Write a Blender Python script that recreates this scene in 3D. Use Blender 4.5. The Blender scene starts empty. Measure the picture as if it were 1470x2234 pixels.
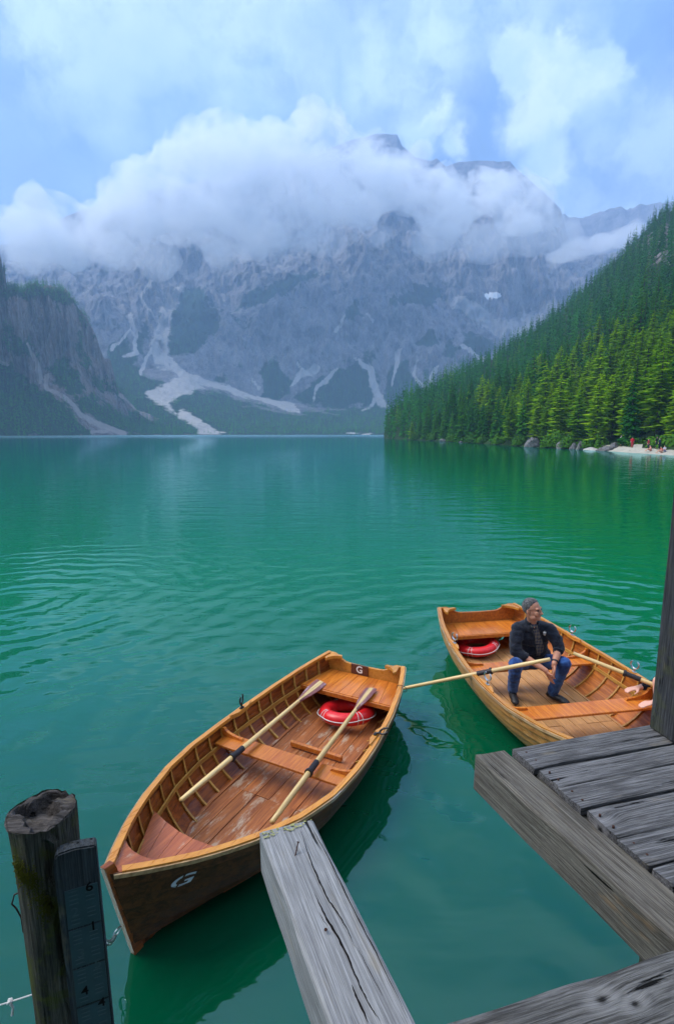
import bpy, bmesh, math, random
import numpy as np
from mathutils import Vector, Matrix, noise as mnoise
random.seed(7); rng = np.random.default_rng(7)
SC = bpy.context.scene
COL = SC.collection
R = math.radians
# ------------------------------------------------------------------ camera, world, sun, exposure
EYE, FPX, PCX, PCY = 3.1, 1150.0, 735.0, 1117.0
TH = math.atan((PCY - 945) / FPX)
cam = bpy.data.objects.new('camera', bpy.data.cameras.new('camera'))
COL.objects.link(cam); SC.camera = cam
cam.location = (0, 0, EYE); cam.rotation_euler = (R(90) - TH, 0, 0)
cam.data.sensor_fit = 'VERTICAL'; cam.data.sensor_height = 36; cam.data.lens = 36 * FPX / 2234
cam.data.clip_start = 0.05; cam.data.clip_end = 12000
SUN_EL, SUN_AZ = R(50), R(-80)          # azimuth measured from +Y towards +X
SUN_STRENGTH, SKY_STRENGTH, EXPOSURE = 3.1, 0.10, 0.80
sd = Vector((math.sin(SUN_AZ) * math.cos(SUN_EL), math.cos(SUN_AZ) * math.cos(SUN_EL), math.sin(SUN_EL)))
sl = bpy.data.lights.new('sun', 'SUN'); sl.energy = SUN_STRENGTH; sl.angle = R(32); sl.color = (1.0, 0.955, 0.89)
sun = bpy.data.objects.new('sun', sl); COL.objects.link(sun)
sun.rotation_euler = (-sd).to_track_quat('-Z', 'Y').to_euler(); sun.location = sd * 50
SC.view_settings.view_transform = 'Standard'; SC.view_settings.look = 'None'
SC.view_settings.exposure = EXPOSURE; SC.view_settings.gamma = 1; SC.view_settings.use_curve_mapping = False
SC.render.engine = 'CYCLES'
cy = SC.cycles
cy.use_denoising = True
try: cy.denoiser = 'OPENIMAGEDENOISE'
except Exception: pass
cy.max_bounces = 14; cy.diffuse_bounces = 2; cy.glossy_bounces = 4; cy.transmission_bounces = 3
cy.transparent_max_bounces = 12; cy.volume_bounces = 10; cy.volume_step_rate = 0.25; cy.volume_max_steps = 256
cy.sample_clamp_indirect = 4
cy.use_adaptive_sampling = True; cy.adaptive_threshold = 0.02
# ------------------------------------------------------------------ camera-model helpers (used only to place real geometry)
def ray(px, py):
    x = (px - PCX) / FPX; y = -(py - PCY) / FPX
    return Vector((x, math.cos(TH) + y * math.sin(TH), -math.sin(TH) + y * math.cos(TH)))
def at(px, py, z=0.0):
    r = ray(px, py); return Vector((0, 0, EYE)) + r * ((z - EYE) / r.z)
def azel(px, py):
    r = ray(px, py); return r.x / r.y, r.z / math.hypot(r.x, r.y)
def polar(a, rr):
    k = 1 / np.sqrt(1 + a * a); return rr * a * k, rr * k
def far(px, py, rr):
    a, t = azel(px, py); x, y = polar(a, rr); return Vector((x, y, EYE + t * rr))
def project(X, Y, Z):
    f = Y * math.cos(TH) - (Z - EYE) * math.sin(TH); u = Y * math.sin(TH) + (Z - EYE) * math.cos(TH)
    return PCX + FPX * X / f, PCY - FPX * u / f
# ------------------------------------------------------------------ node helpers
class NT:
    def __init__(s, tree): s.t = tree; s.n = tree.nodes; s.l = tree.links
    def new(s, typ, ins=None, **kw):
        n = s.n.new(typ)
        for k, v in kw.items(): setattr(n, k, v)
        for k, v in (ins or {}).items():
            if isinstance(v, tuple) and len(v) == 2 and hasattr(v[0], 'bl_idname'):
                s.l.new(v[0].outputs[v[1]], n.inputs[k])
            elif hasattr(v, 'is_output'): s.l.new(v, n.inputs[k])
            else: n.inputs[k].default_value = v
        return n
    def math(s, op, a, b=0.0, clamp=False):
        return s.new('ShaderNodeMath', {0: a, 1: b}, operation=op, use_clamp=clamp).outputs[0]
    def vmath(s, op, a, b=None, out=0):
        ins = {0: a}
        if b is not None: ins[1] = b
        return s.new('ShaderNodeVectorMath', ins, operation=op).outputs[out]
    def ramp(s, fac, stops, interp='LINEAR'):
        n = s.new('ShaderNodeValToRGB', {'Fac': fac}); e = n.color_ramp; e.interpolation = interp
        while len(e.elements) < len(stops): e.elements.new(0.5)
        for el, (p, c) in zip(e.elements, stops):
            el.position = p
            el.color = (c, c, c, 1) if isinstance(c, (int, float)) else (*c[:3], 1)
        return n.outputs['Color']
    def mixc(s, f, a, b, blend='MIX'):
        n = s.new('ShaderNodeMix', data_type='RGBA', blend_type=blend)
        for i, v in ((0, f), (6, a), (7, b)):
            if hasattr(v, 'is_output'): s.l.new(v, n.inputs[i])
            elif isinstance(v, (tuple, list)): n.inputs[i].default_value = (*v[:3], 1)
            else: n.inputs[i].default_value = v
        return n.outputs[2]
    def noise(s, vec, scale, detail=3, rough=0.55, dist=0.0, dim='3D', w=None):
        ins = {'Vector': vec, 'Scale': scale, 'Detail': detail, 'Roughness': rough, 'Distortion': dist}
        n = s.new('ShaderNodeTexNoise', noise_dimensions=dim)
        for k, v in ins.items():
            if hasattr(v, 'is_output'): s.l.new(v, n.inputs[k])
            elif v is not None: n.inputs[k].default_value = v
        if w is not None:
            if hasattr(w, 'is_output'): s.l.new(w, n.inputs['W'])
            else: n.inputs['W'].default_value = w
        return n.outputs['Fac']
    def smooth(s, v, lo, hi, a=0.0, b=1.0):
        n = s.new('ShaderNodeMapRange', interpolation_type='SMOOTHSTEP')
        for k, x in ((0, v), (1, lo), (2, hi), (3, a), (4, b)):
            if hasattr(x, 'is_output'): s.l.new(x, n.inputs[k])
            else: n.inputs[k].default_value = x
        return n.outputs[0]
    def scalev(s, vec, sc): return s.vmath('MULTIPLY', vec, sc)
def newmat(name):
    m = bpy.data.materials.new(name); m.use_nodes = True; t = NT(m.node_tree); t.n.clear()
    o = t.new('ShaderNodeOutputMaterial'); return m, t, o
def principled(t, o, color, rough=0.6, spec=0.4, bump=None, bs=0.3, bd=0.01, **kw):
    p = t.new('ShaderNodeBsdfPrincipled')
    for k, v in {'Base Color': color, 'Roughness': rough, 'Specular IOR Level': spec, **kw}.items():
        if hasattr(v, 'is_output'): t.l.new(v, p.inputs[k])
        elif isinstance(v, (tuple, list)) and len(v) == 3 and len(p.inputs[k].default_value) == 4: p.inputs[k].default_value = (*v, 1)
        else: p.inputs[k].default_value = v
    if bump is not None:
        b = t.new('ShaderNodeBump', {'Strength': bs, 'Distance': bd, 'Height': bump})
        t.l.new(b.outputs[0], p.inputs['Normal'])
    t.l.new(p.outputs[0], o.inputs['Surface'])
    return p
def flat(name, color, rough=0.6, spec=0.4, **kw):
    """small things: one colour broken by a faint noise"""
    m, t, o = newmat(name)
    tc = t.new('ShaderNodeTexCoord').outputs['Object']
    n = t.noise(tc, 18, 4)
    v = t.math('ADD', t.math('MULTIPLY', n, 0.5), 0.75)
    hs = t.new('ShaderNodeHueSaturation', {'Color': (*color, 1), 'Value': v})
    principled(t, o, hs.outputs[0], rough, spec, bump=n, bs=0.15, bd=0.004, **kw); return m
# ------------------------------------------------------------------ mesh/object helpers
def tag(o, label=None, cat=None, group=None, kind=None):
    if label: o['label'] = label
    if cat: o['category'] = cat
    if group: o['group'] = group
    if kind: o['kind'] = kind
    return o
def empty(name, loc=(0, 0, 0), rz=0.0, parent=None, **kw):
    o = bpy.data.objects.new(name, None); COL.objects.link(o); o.location = loc; o.rotation_euler = (0, 0, rz)
    o.empty_display_size = 0.1; o.parent = parent
    return tag(o, **kw)
def link(name, me, mat=None, parent=None, smooth=False, **kw):
    o = bpy.data.objects.new(name, me); COL.objects.link(o)
    if mat is not None and not me.materials: me.materials.append(mat)
    if smooth: me.polygons.foreach_set('use_smooth', np.ones(len(me.polygons), bool))
    o.parent = parent
    return tag(o, **kw)
def pydata(name, verts, faces):
    me = bpy.data.meshes.new(name); me.from_pydata([tuple(v) for v in verts], [], faces); me.update(); return me
def npmesh(name, V, Q):
    """V (n,3), Q (m,k) with k=3 or 4"""
    me = bpy.data.meshes.new(name); V = np.asarray(V, np.float32); Q = np.asarray(Q, np.int32); k = Q.shape[1]
    me.vertices.add(len(V)); me.vertices.foreach_set('co', V.ravel())
    me.loops.add(Q.size); me.loops.foreach_set('vertex_index', Q.ravel())
    me.polygons.add(len(Q)); me.polygons.foreach_set('loop_start', np.arange(0, Q.size, k, dtype=np.int32))
    try: me.polygons.foreach_set('loop_total', np.full(len(Q), k, np.int32))
    except Exception: pass
    me.update(calc_edges=True); me.validate(); return me
def gridfaces(nr, nc, wrap=False):
    i = np.arange(nr - 1)[:, None]; j = np.arange(nc if wrap else nc - 1)[None, :]
    j2 = (j + 1) % nc
    return np.stack([(i * nc + j), (i * nc + j2), ((i + 1) * nc + j2), ((i + 1) * nc + j)], -1).reshape(-1, 4)
def bm_mesh(name, bm):
    bmesh.ops.recalc_face_normals(bm, faces=bm.faces[:])
    me = bpy.data.meshes.new(name); bm.to_mesh(me); bm.free(); return me
def add_box(bm, c, s, bevel=0.0, rot=None, seg=1):
    r = bmesh.ops.create_cube(bm, size=1.0)['verts']
    M = Matrix.Translation(c) @ (rot.to_4x4() if rot else Matrix.Identity(4)) @ Matrix.Diagonal((*s, 1))
    for v in r: v.co = M @ v.co
    if bevel > 0:
        es = list({e for v in r for e in v.link_edges})
        bmesh.ops.bevel(bm, geom=es, offset=bevel, segments=seg, affect='EDGES', profile=0.6)
def add_tube(bm, pts, rad, seg=8, cap=True):
    pts = [Vector(p) for p in pts]; n = len(pts); rad = rad if isinstance(rad, (list, tuple)) else [rad] * n
    up = None; rings = []
    for i, p in enumerate(pts):
        d = (pts[min(i + 1, n - 1)] - pts[max(i - 1, 0)]).normalized()
        if up is None: up = Vector((0, 0, 1)) if abs(d.z) < 0.9 else Vector((1, 0, 0))
        x = d.cross(up).normalized(); up = x.cross(d).normalized()
        rings.append([bm.verts.new(p + (x * math.cos(q) + up * math.sin(q)) * rad[i]) for q in [2 * math.pi * k / seg for k in range(seg)]])
    for a, b in zip(rings, rings[1:]):
        for k in range(seg): bm.faces.new((a[k], a[(k + 1) % seg], b[(k + 1) % seg], b[k]))
    if cap: bm.faces.new(rings[0][::-1]); bm.faces.new(rings[-1])
def tube_mesh(name, pts, rad, seg=8):
    bm = bmesh.new(); add_tube(bm, pts, rad, seg); return bm_mesh(name, bm)
def prism(bm, outline, h0, h1, M=None):
    """outline: list of (x,y); extruded from z=h0 to h1, then M applied"""
    M = M or Matrix.Identity(4)
    a = [bm.verts.new(M @ Vector((x, y, h0))) for x, y in outline]
    b = [bm.verts.new(M @ Vector((x, y, h1))) for x, y in outline]
    n = len(a)
    bm.faces.new(a[::-1]); bm.faces.new(b)
    for k in range(n): bm.faces.new((a[k], a[(k + 1) % n], b[(k + 1) % n], b[k]))
def evaluated(o, name):
    dg = bpy.context.evaluated_depsgraph_get(); me = bpy.data.meshes.new_from_object(o.evaluated_get(dg)); me.name = name
    old = o.data; bpy.data.objects.remove(o); bpy.data.meshes.remove(old); return me
def remesh(name, me, voxel, smooth_iter=0, decimate=None):
    o = bpy.data.objects.new('tmp', me); COL.objects.link(o)
    m = o.modifiers.new('r', 'REMESH'); m.mode = 'VOXEL'; m.voxel_size = voxel
    if smooth_iter: s = o.modifiers.new('s', 'SMOOTH'); s.iterations = smooth_iter; s.factor = 0.5
    if decimate: d = o.modifiers.new('d', 'DECIMATE'); d.ratio = decimate
    return evaluated(o, name)
# value-noise fbm in numpy
def _h(ix, iy, iz, s):
    with np.errstate(over='ignore'):
        n = (ix * 374761393 + iy * 668265263 + iz * 2147483647 + s * 1274126177) & 0xFFFFFFFF
        n = ((n ^ (n >> 13)) * 1274126177) & 0xFFFFFFFF
        n = n ^ (n >> 16)
    return (n & 0xFFFFFF) / 0xFFFFFF
def vnoise(x, y, z=0.0, s=0):
    x, y, z = np.broadcast_arrays(np.asarray(x, float), np.asarray(y, float), np.asarray(z, float))
    ix, iy, iz = (np.floor(q).astype(np.int64) for q in (x, y, z)); fx, fy, fz = x - ix, y - iy, z - iz
    fx, fy, fz = (q * q * (3 - 2 * q) for q in (fx, fy, fz)); r = 0
    for dx in (0, 1):
        for dy in (0, 1):
            for dz in (0, 1):
                r = r + _h(ix + dx, iy + dy, iz + dz, s) * (fx if dx else 1 - fx) * (fy if dy else 1 - fy) * (fz if dz else 1 - fz)
    return r
def fbm(x, y, z=0.0, o=5, s=0, g=0.5):
    r = 0; a = 1; n = 0
    for k in range(o): r = r + a * vnoise(x, y, z, s + k); n += a; a *= g; x, y, z = x * 2.03, y * 2.03, z * 2.03
    return r / n
def ridged(x, y, z=0.0, o=5, s=0, g=0.5):
    r = 0; a = 1; n = 0
    for k in range(o): r = r + a * (1 - np.abs(2 * vnoise(x, y, z, s + k) - 1)); n += a; a *= g; x, y, z = x * 2.07, y * 2.07, z * 2.07
    return r / n
def sstep(v, a, b): t = np.clip((v - a) / (b - a), 0, 1); return t * t * (3 - 2 * t)
def attr(me, name, vals):
    a = me.attributes.new(name, 'FLOAT', 'POINT'); a.data.foreach_set('value', np.asarray(vals, np.float32).ravel())

# ------------------------------------------------------------------ sky
W = bpy.data.worlds.new('World'); SC.world = W; W.use_nodes = True
t = NT(W.node_tree); t.n.clear()
wo = t.new('ShaderNodeOutputWorld')
sky = t.new('ShaderNodeTexSky', sky_type='NISHITA', sun_disc=False, sun_elevation=SUN_EL, sun_rotation=SUN_AZ, altitude=1500, air_density=1.0, dust_density=0.4, ozone_density=1.5)
skyc = t.new('ShaderNodeVectorMath', {0: sky.outputs[0], 1: (1, 1, 1)}, operation='MULTIPLY').outputs[0]
gen = t.new('ShaderNodeTexCoord').outputs['Generated']
d = t.vmath('NORMALIZE', gen)
wn = t.new('ShaderNodeTexNoise', {'Vector': d, 'Scale': 5.0, 'Detail': 5, 'Roughness': 0.6})
warp = t.vmath('SUBTRACT', wn.outputs['Color'], (0.5, 0.5, 0.5))
wsn = t.new('ShaderNodeVectorMath', {0: warp}, operation='SCALE'); wsn.inputs['Scale'].default_value = 0.30
dw = t.vmath('ADD', d, wsn.outputs[0])
wn2 = t.new('ShaderNodeTexNoise', {'Vector': d, 'Scale': 13.0, 'Detail': 6, 'Roughness': 0.62})
w2 = t.new('ShaderNodeVectorMath', {0: t.vmath('SUBTRACT', wn2.outputs['Color'], (0.5, 0.5, 0.5))}, operation='SCALE'); w2.inputs['Scale'].default_value = 0.11
dw2 = t.vmath('ADD', t.vmath('ADD', d, w2.outputs[0]), (0, 0, 0))
# broad veil of cloud over the whole sky, thinner in places
sep = t.new('ShaderNodeSeparateXYZ', {0: d})
zz = t.math('ADD', sep.outputs[2], 0.25)
flatv = t.vmath('DIVIDE', d, t.new('ShaderNodeCombineXYZ', {0: zz, 1: zz, 2: zz}).outputs[0])
veil = t.noise(flatv, 1.5, 5, 0.5, 0.35)
veil = t.smooth(veil, 0.40, 0.62)
fine = t.noise(dw, 6.0, 6, 0.6)
veil2 = t.math('MULTIPLY', veil, t.smooth(fine, 0.3, 0.6, 0.35, 1.0))
def blob(px, py, rx, soft, vec, sy=1.0):
    c = ray(px, py).normalized()
    df = t.vmath('SUBTRACT', vec, tuple(c))
    df = t.vmath('MULTIPLY', df, (1, 1, 1 / sy))
    L = t.vmath('LENGTH', df, out=1)
    r = rx / FPX * 0.92
    return t.smooth(L, r * (1 - soft), r * (1 + soft), 1.0, 0.0)
def vmax(vs):
    r = vs[0]
    for v in vs[1:]: r = t.math('MAXIMUM', r, v)
    return r
sn_ = t.smooth(t.noise(dw2, 4.5, 7, .62), .36, .58, .15, 1.0)
soft_c = vmax([t.math('MULTIPLY', blob(px, py, r, s_, dw, sy), k) for px, py, r, s_, sy, k in
     [(640, 190, 100, .8, .8, .7), (120, 20, 190, .8, .8, .95), (200, 150, 130, .8, .9, .8), (350, 60, 150, .8, .8, .7), (560, 80, 130, .9, 1.3, .9), (930, 120, 120, .6, 1.1, .95), (30, 230, 120, .8, 1.3, .6), (1010, 20, 150, .8, .6, .75), (20, 90, 90, .8, 1, .5), (1420, 330, 140, .8, .9, .72), (980, 290, 70, .6, .5, .75), (1300, 470, 140, .8, .6, .6)]])
hard_c = vmax([blob(px, py, r, s_, dw2, sy) for px, py, r, s_, sy in
     [(1135, 140, 50, .3, 1), (1215, 150, 45, .3, .9), (1285, 165, 42, .35, .9), (1215, 200, 80, .4, .8), (1180, 275, 62, .4, 1.), (1185, 350, 48, .45, 1.), (1190, 395, 30, .45, 1.), (930, 280, 38, .5, .5), (980, 315, 34, .5, .8)]])
BG = t.new('ShaderNodeBackground', {'Strength': SKY_STRENGTH})
K = 1.0 / SKY_STRENGTH
def k3(c): return tuple(v * K for v in c)
veil_c = t.mixc(t.smooth(t.noise(dw, 3.2, 6, .6), 0.36, 0.62), k3((0.085, 0.22, 0.50)), k3((0.30, 0.47, 0.76)))
base = t.mixc(t.math('ADD', t.math('MULTIPLY', veil2, 0.60), 0.22), skyc, veil_c)
soft_c = t.math('MULTIPLY', soft_c, sn_)
base = t.mixc(soft_c, base, k3((0.60, 0.76, 0.97)))
shade = t.smooth(t.noise(dw2, 7, 5, .6), 0.35, 0.62)
base = t.mixc(t.math('MULTIPLY', hard_c, .88), base, t.mixc(shade, k3((0.50, 0.66, 0.86)), k3((0.78, 0.90, 1.0))))
# an overcast sky brightens towards the zenith
zen = t.smooth(sep.outputs[2], 0.5, 1.0, 1.0, 1.9)
base = t.mixc(t.smooth(sep.outputs[2], 0.48, 0.8, 0, .85), base, k3((0.48, 0.56, 0.66)))
base = t.vmath('MULTIPLY', base, t.new('ShaderNodeCombineXYZ', {0: zen, 1: zen, 2: zen}).outputs[0])
t.l.new(base, BG.inputs['Color']); t.l.new(BG.outputs[0], wo.inputs['Surface'])
W.cycles.sampling_method = 'MANUAL'; W.cycles.sample_map_resolution = 512

# ================================================================== TERRAIN
def sil(pts):
    A = np.array([azel(*p) for p in pts]); o = np.argsort(A[:, 0]); return A[o, 0], A[o, 1]
def polyd(px, py, pts, w0, w1):
    """soft mask of a tapering poly-line in map coordinates"""
    m = np.zeros_like(px)
    for k in range(len(pts) - 1):
        (ax, ay), (bx, by) = pts[k], pts[k + 1]
        dx, dy = bx - ax, by - ay; tt = np.clip(((px - ax) * dx + (py - ay) * dy) / (dx * dx + dy * dy), 0, 1)
        dd = np.hypot(px - ax - tt * dx, py - ay - tt * dy)
        g = (k + tt) / (len(pts) - 1); w = w0 + (w1 - w0) * g
        m = np.maximum(m, 1 - sstep(dd, w * 0.3, w * 1.45))
    return m
def polyin(px, py, pts, soft=6):
    """soft inside-polygon mask"""
    ins = np.zeros(px.shape, bool); n = len(pts); dmin = np.full(px.shape, 1e9)
    for k in range(n):
        (ax, ay), (bx, by) = pts[k], pts[(k + 1) % n]
        c = ((ay > py) != (by > py)) & (px < (bx - ax) * (py - ay) / (by - ay + 1e-9) + ax); ins ^= c
        dx, dy = bx - ax, by - ay; tt = np.clip(((px - ax) * dx + (py - ay) * dy) / (dx * dx + dy * dy), 0, 1)
        dmin = np.minimum(dmin, np.hypot(px - ax - tt * dx, py - ay - tt * dy))
    return np.where(ins, 0.5 + 0.5 * sstep(dmin, 0, soft), 0.5 - 0.5 * sstep(dmin, 0, soft))
# ---- terrain materials: rock / greenery / scree chosen by attributes baked on the ground itself
def rock_mat(name, rock1, rock2, green, scree, sc, bump_d):
    m, t, o = newmat(name)
    tc = t.new('ShaderNodeTexCoord').outputs['Object']
    st = t.scalev(tc, (1, 1, 0.35))
    n1 = t.noise(st, 0.02 * sc, 8, 0.65, 0.6); n2 = t.noise(st, 0.11 * sc, 6, 0.7)
    c = t.mixc(t.smooth(n1, 0.34, 0.66), rock1, rock2)
    c = t.mixc(t.smooth(n2, 0.42, 0.62), c, t.mixc(0.5, c, (0.26, 0.25, 0.26)))
    streak = t.noise(t.scalev(tc, (1, 1, 0.12)), 0.05 * sc, 5, 0.6)
    c = t.mixc(t.smooth(streak, 0.55, 0.75), c, tuple(0.45 * v for v in rock1))
    n3 = t.noise(t.scalev(tc, (1, 1, .45)), 0.42 * sc, 5, .7, .8)
    c = t.mixc(t.smooth(n3, .53, .63, 0, .7), c, tuple(0.4 * v for v in rock1)); c = t.mixc(t.smooth(n3, .32, .44, .35, 0), c, tuple(min(1, 1.3 * v) for v in rock2))
    ga = t.new('ShaderNodeAttribute', attribute_name='veg').outputs['Fac']
    sa = t.new('ShaderNodeAttribute', attribute_name='scree').outputs['Fac']
    wa = t.new('ShaderNodeAttribute', attribute_name='snow').outputs['Fac']
    nb = t.math('MULTIPLY', t.math('SUBTRACT', t.noise(tc, 0.06 * sc, 5, 0.7), 0.5), 1.3)
    gm = t.smooth(t.math('ADD', ga, nb), 0.35, 0.6)
    sm = t.smooth(t.math('ADD', sa, t.math('MULTIPLY', nb, 1.7)), 0.30, 0.80)
    gc = t.mixc(t.smooth(n2, .35, .65), green, tuple(v * 0.5 for v in green))
    c = t.mixc(gm, c, gc); 
    scc = t.mixc(t.smooth(n2, .3, .7), scree, tuple(v * 0.8 for v in scree))
    c = t.mixc(sm, c, scc); c = t.mixc(t.smooth(wa, .3, .6), c, (.85, .87, .9))
    principled(t, o, c, 0.95, 0.1, bump=t.math('ADD', n1, t.math('MULTIPLY', n2, 0.5)), bs=0.8, bd=bump_d)
    return m
M_MASSIF = rock_mat('massif_limestone', (0.09, 0.088, 0.10), (0.20, 0.19, 0.205), (0.012, 0.045, 0.022), (0.40, 0.375, 0.36), 0.6, 12)
M_CLIFF = rock_mat('cliff_limestone', (0.055, 0.036, 0.030), (0.19, 0.125, 0.10), (0.022, 0.06, 0.02), (0.30, 0.25, 0.23), 1.6, 5)
M_HILL = rock_mat('hill_ground', (0.10, 0.09, 0.085), (0.24, 0.21, 0.2), (0.025, 0.055, 0.014), (0.5, 0.46, 0.38), 3.0, 2)

def polar_grid(name, a, rr, mat, zfun, disp=None, extra=None):
    """a (nc,), rr(nr,nc) radii; zfun(A,R,U)->Z"""
    A = np.broadcast_to(a[None, :], rr.shape)
    Z = zfun(A, rr)
    RR = rr + (disp(A, rr, Z) if disp is not None else 0)
    X, Y = polar(A, RR)
    me = npmesh(name, np.stack([X, Y, Z], -1).reshape(-1, 3), gridfaces(*rr.shape))
    PX, PY = project(*polar(A, rr), Z)
    return me, A, X, Y, Z, PX, PY

# ---- main massif with the valley floor, apron and scree in front of it
mt_a, mt_t = sil([(-700, 560), (-300, 540), (-60, 560), (60, 520), (150, 470), (300, 420), (420, 400), (560, 360), (700, 330), (786, 300), (820, 292), (866, 294), (876, 318), (905, 342), (938, 350), (952, 343), (972, 362), (1000, 352), (1060, 350), (1112, 352), (1128, 372), (1160, 398), (1200, 432), (1222, 455), (1240, 520), (1300, 560), (1360, 545), (1500, 560), (1800, 500), (2300, 560)])
ap_a, ap_t = sil([(-700, 880), (0, 870), (120, 850), (200, 830), (240, 800), (290, 795), (330, 800), (400, 806), (470, 835), (560, 860), (640, 880), (760, 892), (850, 893), (1000, 880), (1300, 870), (2300, 870)])
def massif_z(A, rr):
    tt = np.interp(A, mt_a, mt_t); ta = np.interp(A, ap_a, ap_t)
    ra, rt = 1500.0, 2700.0
    za = EYE + ta * ra; zt = EYE + tt * rt
    u1 = np.clip((rr - 1020) / (ra - 1020), 0, 1); u2 = np.clip((rr - ra) / (rt - ra), 0, 1)
    g = 0.80 * u2 ** 0.85 + 0.20 * u2 ** 3
    gul = (ridged(A * 11 + 0.0022 * rr, rr / 900, 0, 6, 11, .58) - 0.55) * 190 * np.sin(np.pi * np.clip(u2, 0, 1)) ** 0.7
    strata = (fbm(A * 30, rr / 90, 0, 4, 17) - 0.5) * 60 * sstep(u2, 0.02, 0.3) * (1 - sstep(u2, .93, 1))
    z = za * (0.25 * u1 + 0.75 * u1 ** 1.6) + (zt - za) * g + gul + strata
    z = z + (fbm(A * 40, rr / 60, 0, 4, 3) - 0.5) * 14 * sstep(u1, 0, .3)
    # the long couloir and the diagonal edge of the big right-hand buttress
    px, py = project(*polar(A, rr), z)
    cou = polyd(px, py, [(395, 800), (350, 740), (372, 680), (395, 620), (420, 560)], 60, 40)
    edge = sstep((px - 400) * 0.62 + (py - 800) * 0.78, -60, 60)
    bowl = np.exp(-(((px - 1110) / 110) ** 2 + ((py - 690) / 75) ** 2))
    z = z - cou * 60 * np.sin(np.pi * u2) + edge * 60 * sstep(u2, .0, .2) * (1 - sstep(u2, .75, 1)) - bowl * 110
    return np.where(rr < 1030, -2.0, np.where(rr > rt, zt - (rr - rt) * 0.9, z + 0.3))
a = np.tan(np.arctan(azel(-420, 900)[0]) + np.linspace(0, 1, 820) * (np.arctan(azel(1900, 900)[0]) - np.arctan(azel(-420, 900)[0])))
rrow = np.concatenate([[1005, 1029.9], np.linspace(1031, 1500, 90), 1500 + (np.linspace(0.004, 1, 250)) * 1200, [2760, 2900, 3100]])
rr = np.broadcast_to(rrow[:, None], (len(rrow), len(a)))
me, A, X, Y, Z, PX, PY = polar_grid('mountain', a, rr, None, massif_z, lambda A, rr, Z: ((fbm(A * 55 + Z / 300, Z / 55, 0, 5, 23, .6) - .5) * 95 + (ridged(A * 120 + Z / 160, Z / 110, 0, 4, 27) - .6) * 22) * sstep(rr, 1480, 1650) * (1 - sstep(rr, 2600, 2700)))
jx = (fbm(X / 60, Y / 60, Z / 60, 4, 31) - .5) * 46; jy = (fbm(X / 60, Y / 60, Z / 60, 4, 37) - .5) * 46
QX, QY = PX + jx, PY + jy
fx_, fy_ = PX + jx * .55, PY + jy * .55
veg = np.zeros_like(PX)
for P in [[(230, 800), (275, 725), (300, 790), (330, 830), (430, 850), (500, 870), (640, 905), (900, 880), (1010, 960), (180, 960)],
          [(300, 760), (312, 700), (325, 725), (312, 780)], [(370, 770), (368, 720), (380, 660), (400, 630), (440, 625), (470, 660), (470, 720), (430, 770), (380, 775)],
          [(690, 880), (715, 830), (775, 785), (810, 830), (820, 890)], [(640, 880), (690, 830), (700, 810), (715, 850), (690, 880)],
          [(560, 875), (575, 795), (600, 785), (640, 830), (630, 870)], [(835, 880), (850, 800), (890, 790), (920, 850), (1000, 900)], [(820, 900), (830, 870), (1000, 880), (990, 960), (820, 960)],
          [(905, 750), (925, 715), (955, 735), (935, 765)], [(965, 760), (985, 735), (1010, 760), (985, 780)], [(1010, 720), (1060, 735), (1090, 755), (1060, 775), (1020, 770)],
          [(860, 650), (880, 630), (935, 615), (962, 635), (945, 665), (905, 660)], [(745, 700), (775, 655), (800, 690), (770, 705)],
          [(500, 690), (540, 640), (640, 600), (720, 590), (650, 630), (560, 665)]]:
    veg = np.maximum(veg, polyin(QX, QY, P, 9))
scree = np.zeros_like(PX)
for P in [[(318, 862), (345, 845), (372, 832), (395, 818), (425, 828), (440, 845), (405, 862), (375, 880), (385, 905), (350, 885), (325, 875)],
          [(330, 800), (335, 730), (358, 650), (395, 620), (372, 700), (368, 790), (375, 812)]]:
    scree = np.maximum(scree, polyin(fx_, fy_, P, 7))
for P, w0, w1 in [([(360, 780), (395, 815), (470, 842), (560, 868), (630, 885)], 11, 7), ([(630, 885), (655, 898)], 7, 3), ([(400, 905), (440, 930), (470, 946)], 13, 8),
                  ([(440, 943), (495, 949)], 5, 3), ([(750, 949), (848, 950)], 3, 3), ([(250, 765), (285, 720), (290, 700)], 4, 3), ([(345, 700), (310, 650), (330, 610)], 5, 4), ([(270, 775), (298, 770), (300, 740), (285, 690)], 5, 6), ([(310, 815), (318, 780), (340, 760)], 5, 5),
                  ([(775, 785), (805, 805), (820, 860), (832, 880)], 5, 13), ([(822, 870), (800, 890), (783, 900)], 5, 3), ([(832, 875), (852, 890)], 5, 3), ([(684, 873), (693, 845), (735, 808)], 4, 6), ([(630, 848), (655, 820), (685, 803)], 3, 11),
                  ([(855, 840), (862, 800), (878, 765)], 2, 7), ([(925, 850), (905, 820), (915, 790)], 6, 3), ([(938, 838), (955, 800)], 6, 3), ([(1033, 682), (1085, 705), (1140, 725)], 3, 8), ([(1000, 660), (1100, 720), (1160, 700)], 16, 30),
                  ([(660, 805), (650, 790)], 5, 2), ([(560, 840), (545, 825)], 5, 3), ([(1010, 750), (1030, 775), (1070, 790)], 6, 4), ([(1060, 655), (1080, 640)], 2, 2), ([(735, 720), (750, 690)], 4, 3), ([(815, 700), (800, 680)], 3, 3)]:
    scree = np.maximum(scree, polyd(fx_, fy_, P, w0, w1))
snow = polyin(fx_, fy_, [(1050, 640), (1085, 634), (1092, 640), (1075, 650), (1058, 656), (1052, 648)], 2)
rockn = sstep(fbm(X / 90, Y / 90, Z / 160, 5, 53), .56, .7) * .55
veg = np.maximum(veg * 1.0, rockn * (1 - sstep(Z, 350, 700)))
attr(me, 'veg', veg); attr(me, 'scree', scree); attr(me, 'snow', snow)
link('mountain', me, M_MASSIF, smooth=True, kind='structure')
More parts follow.
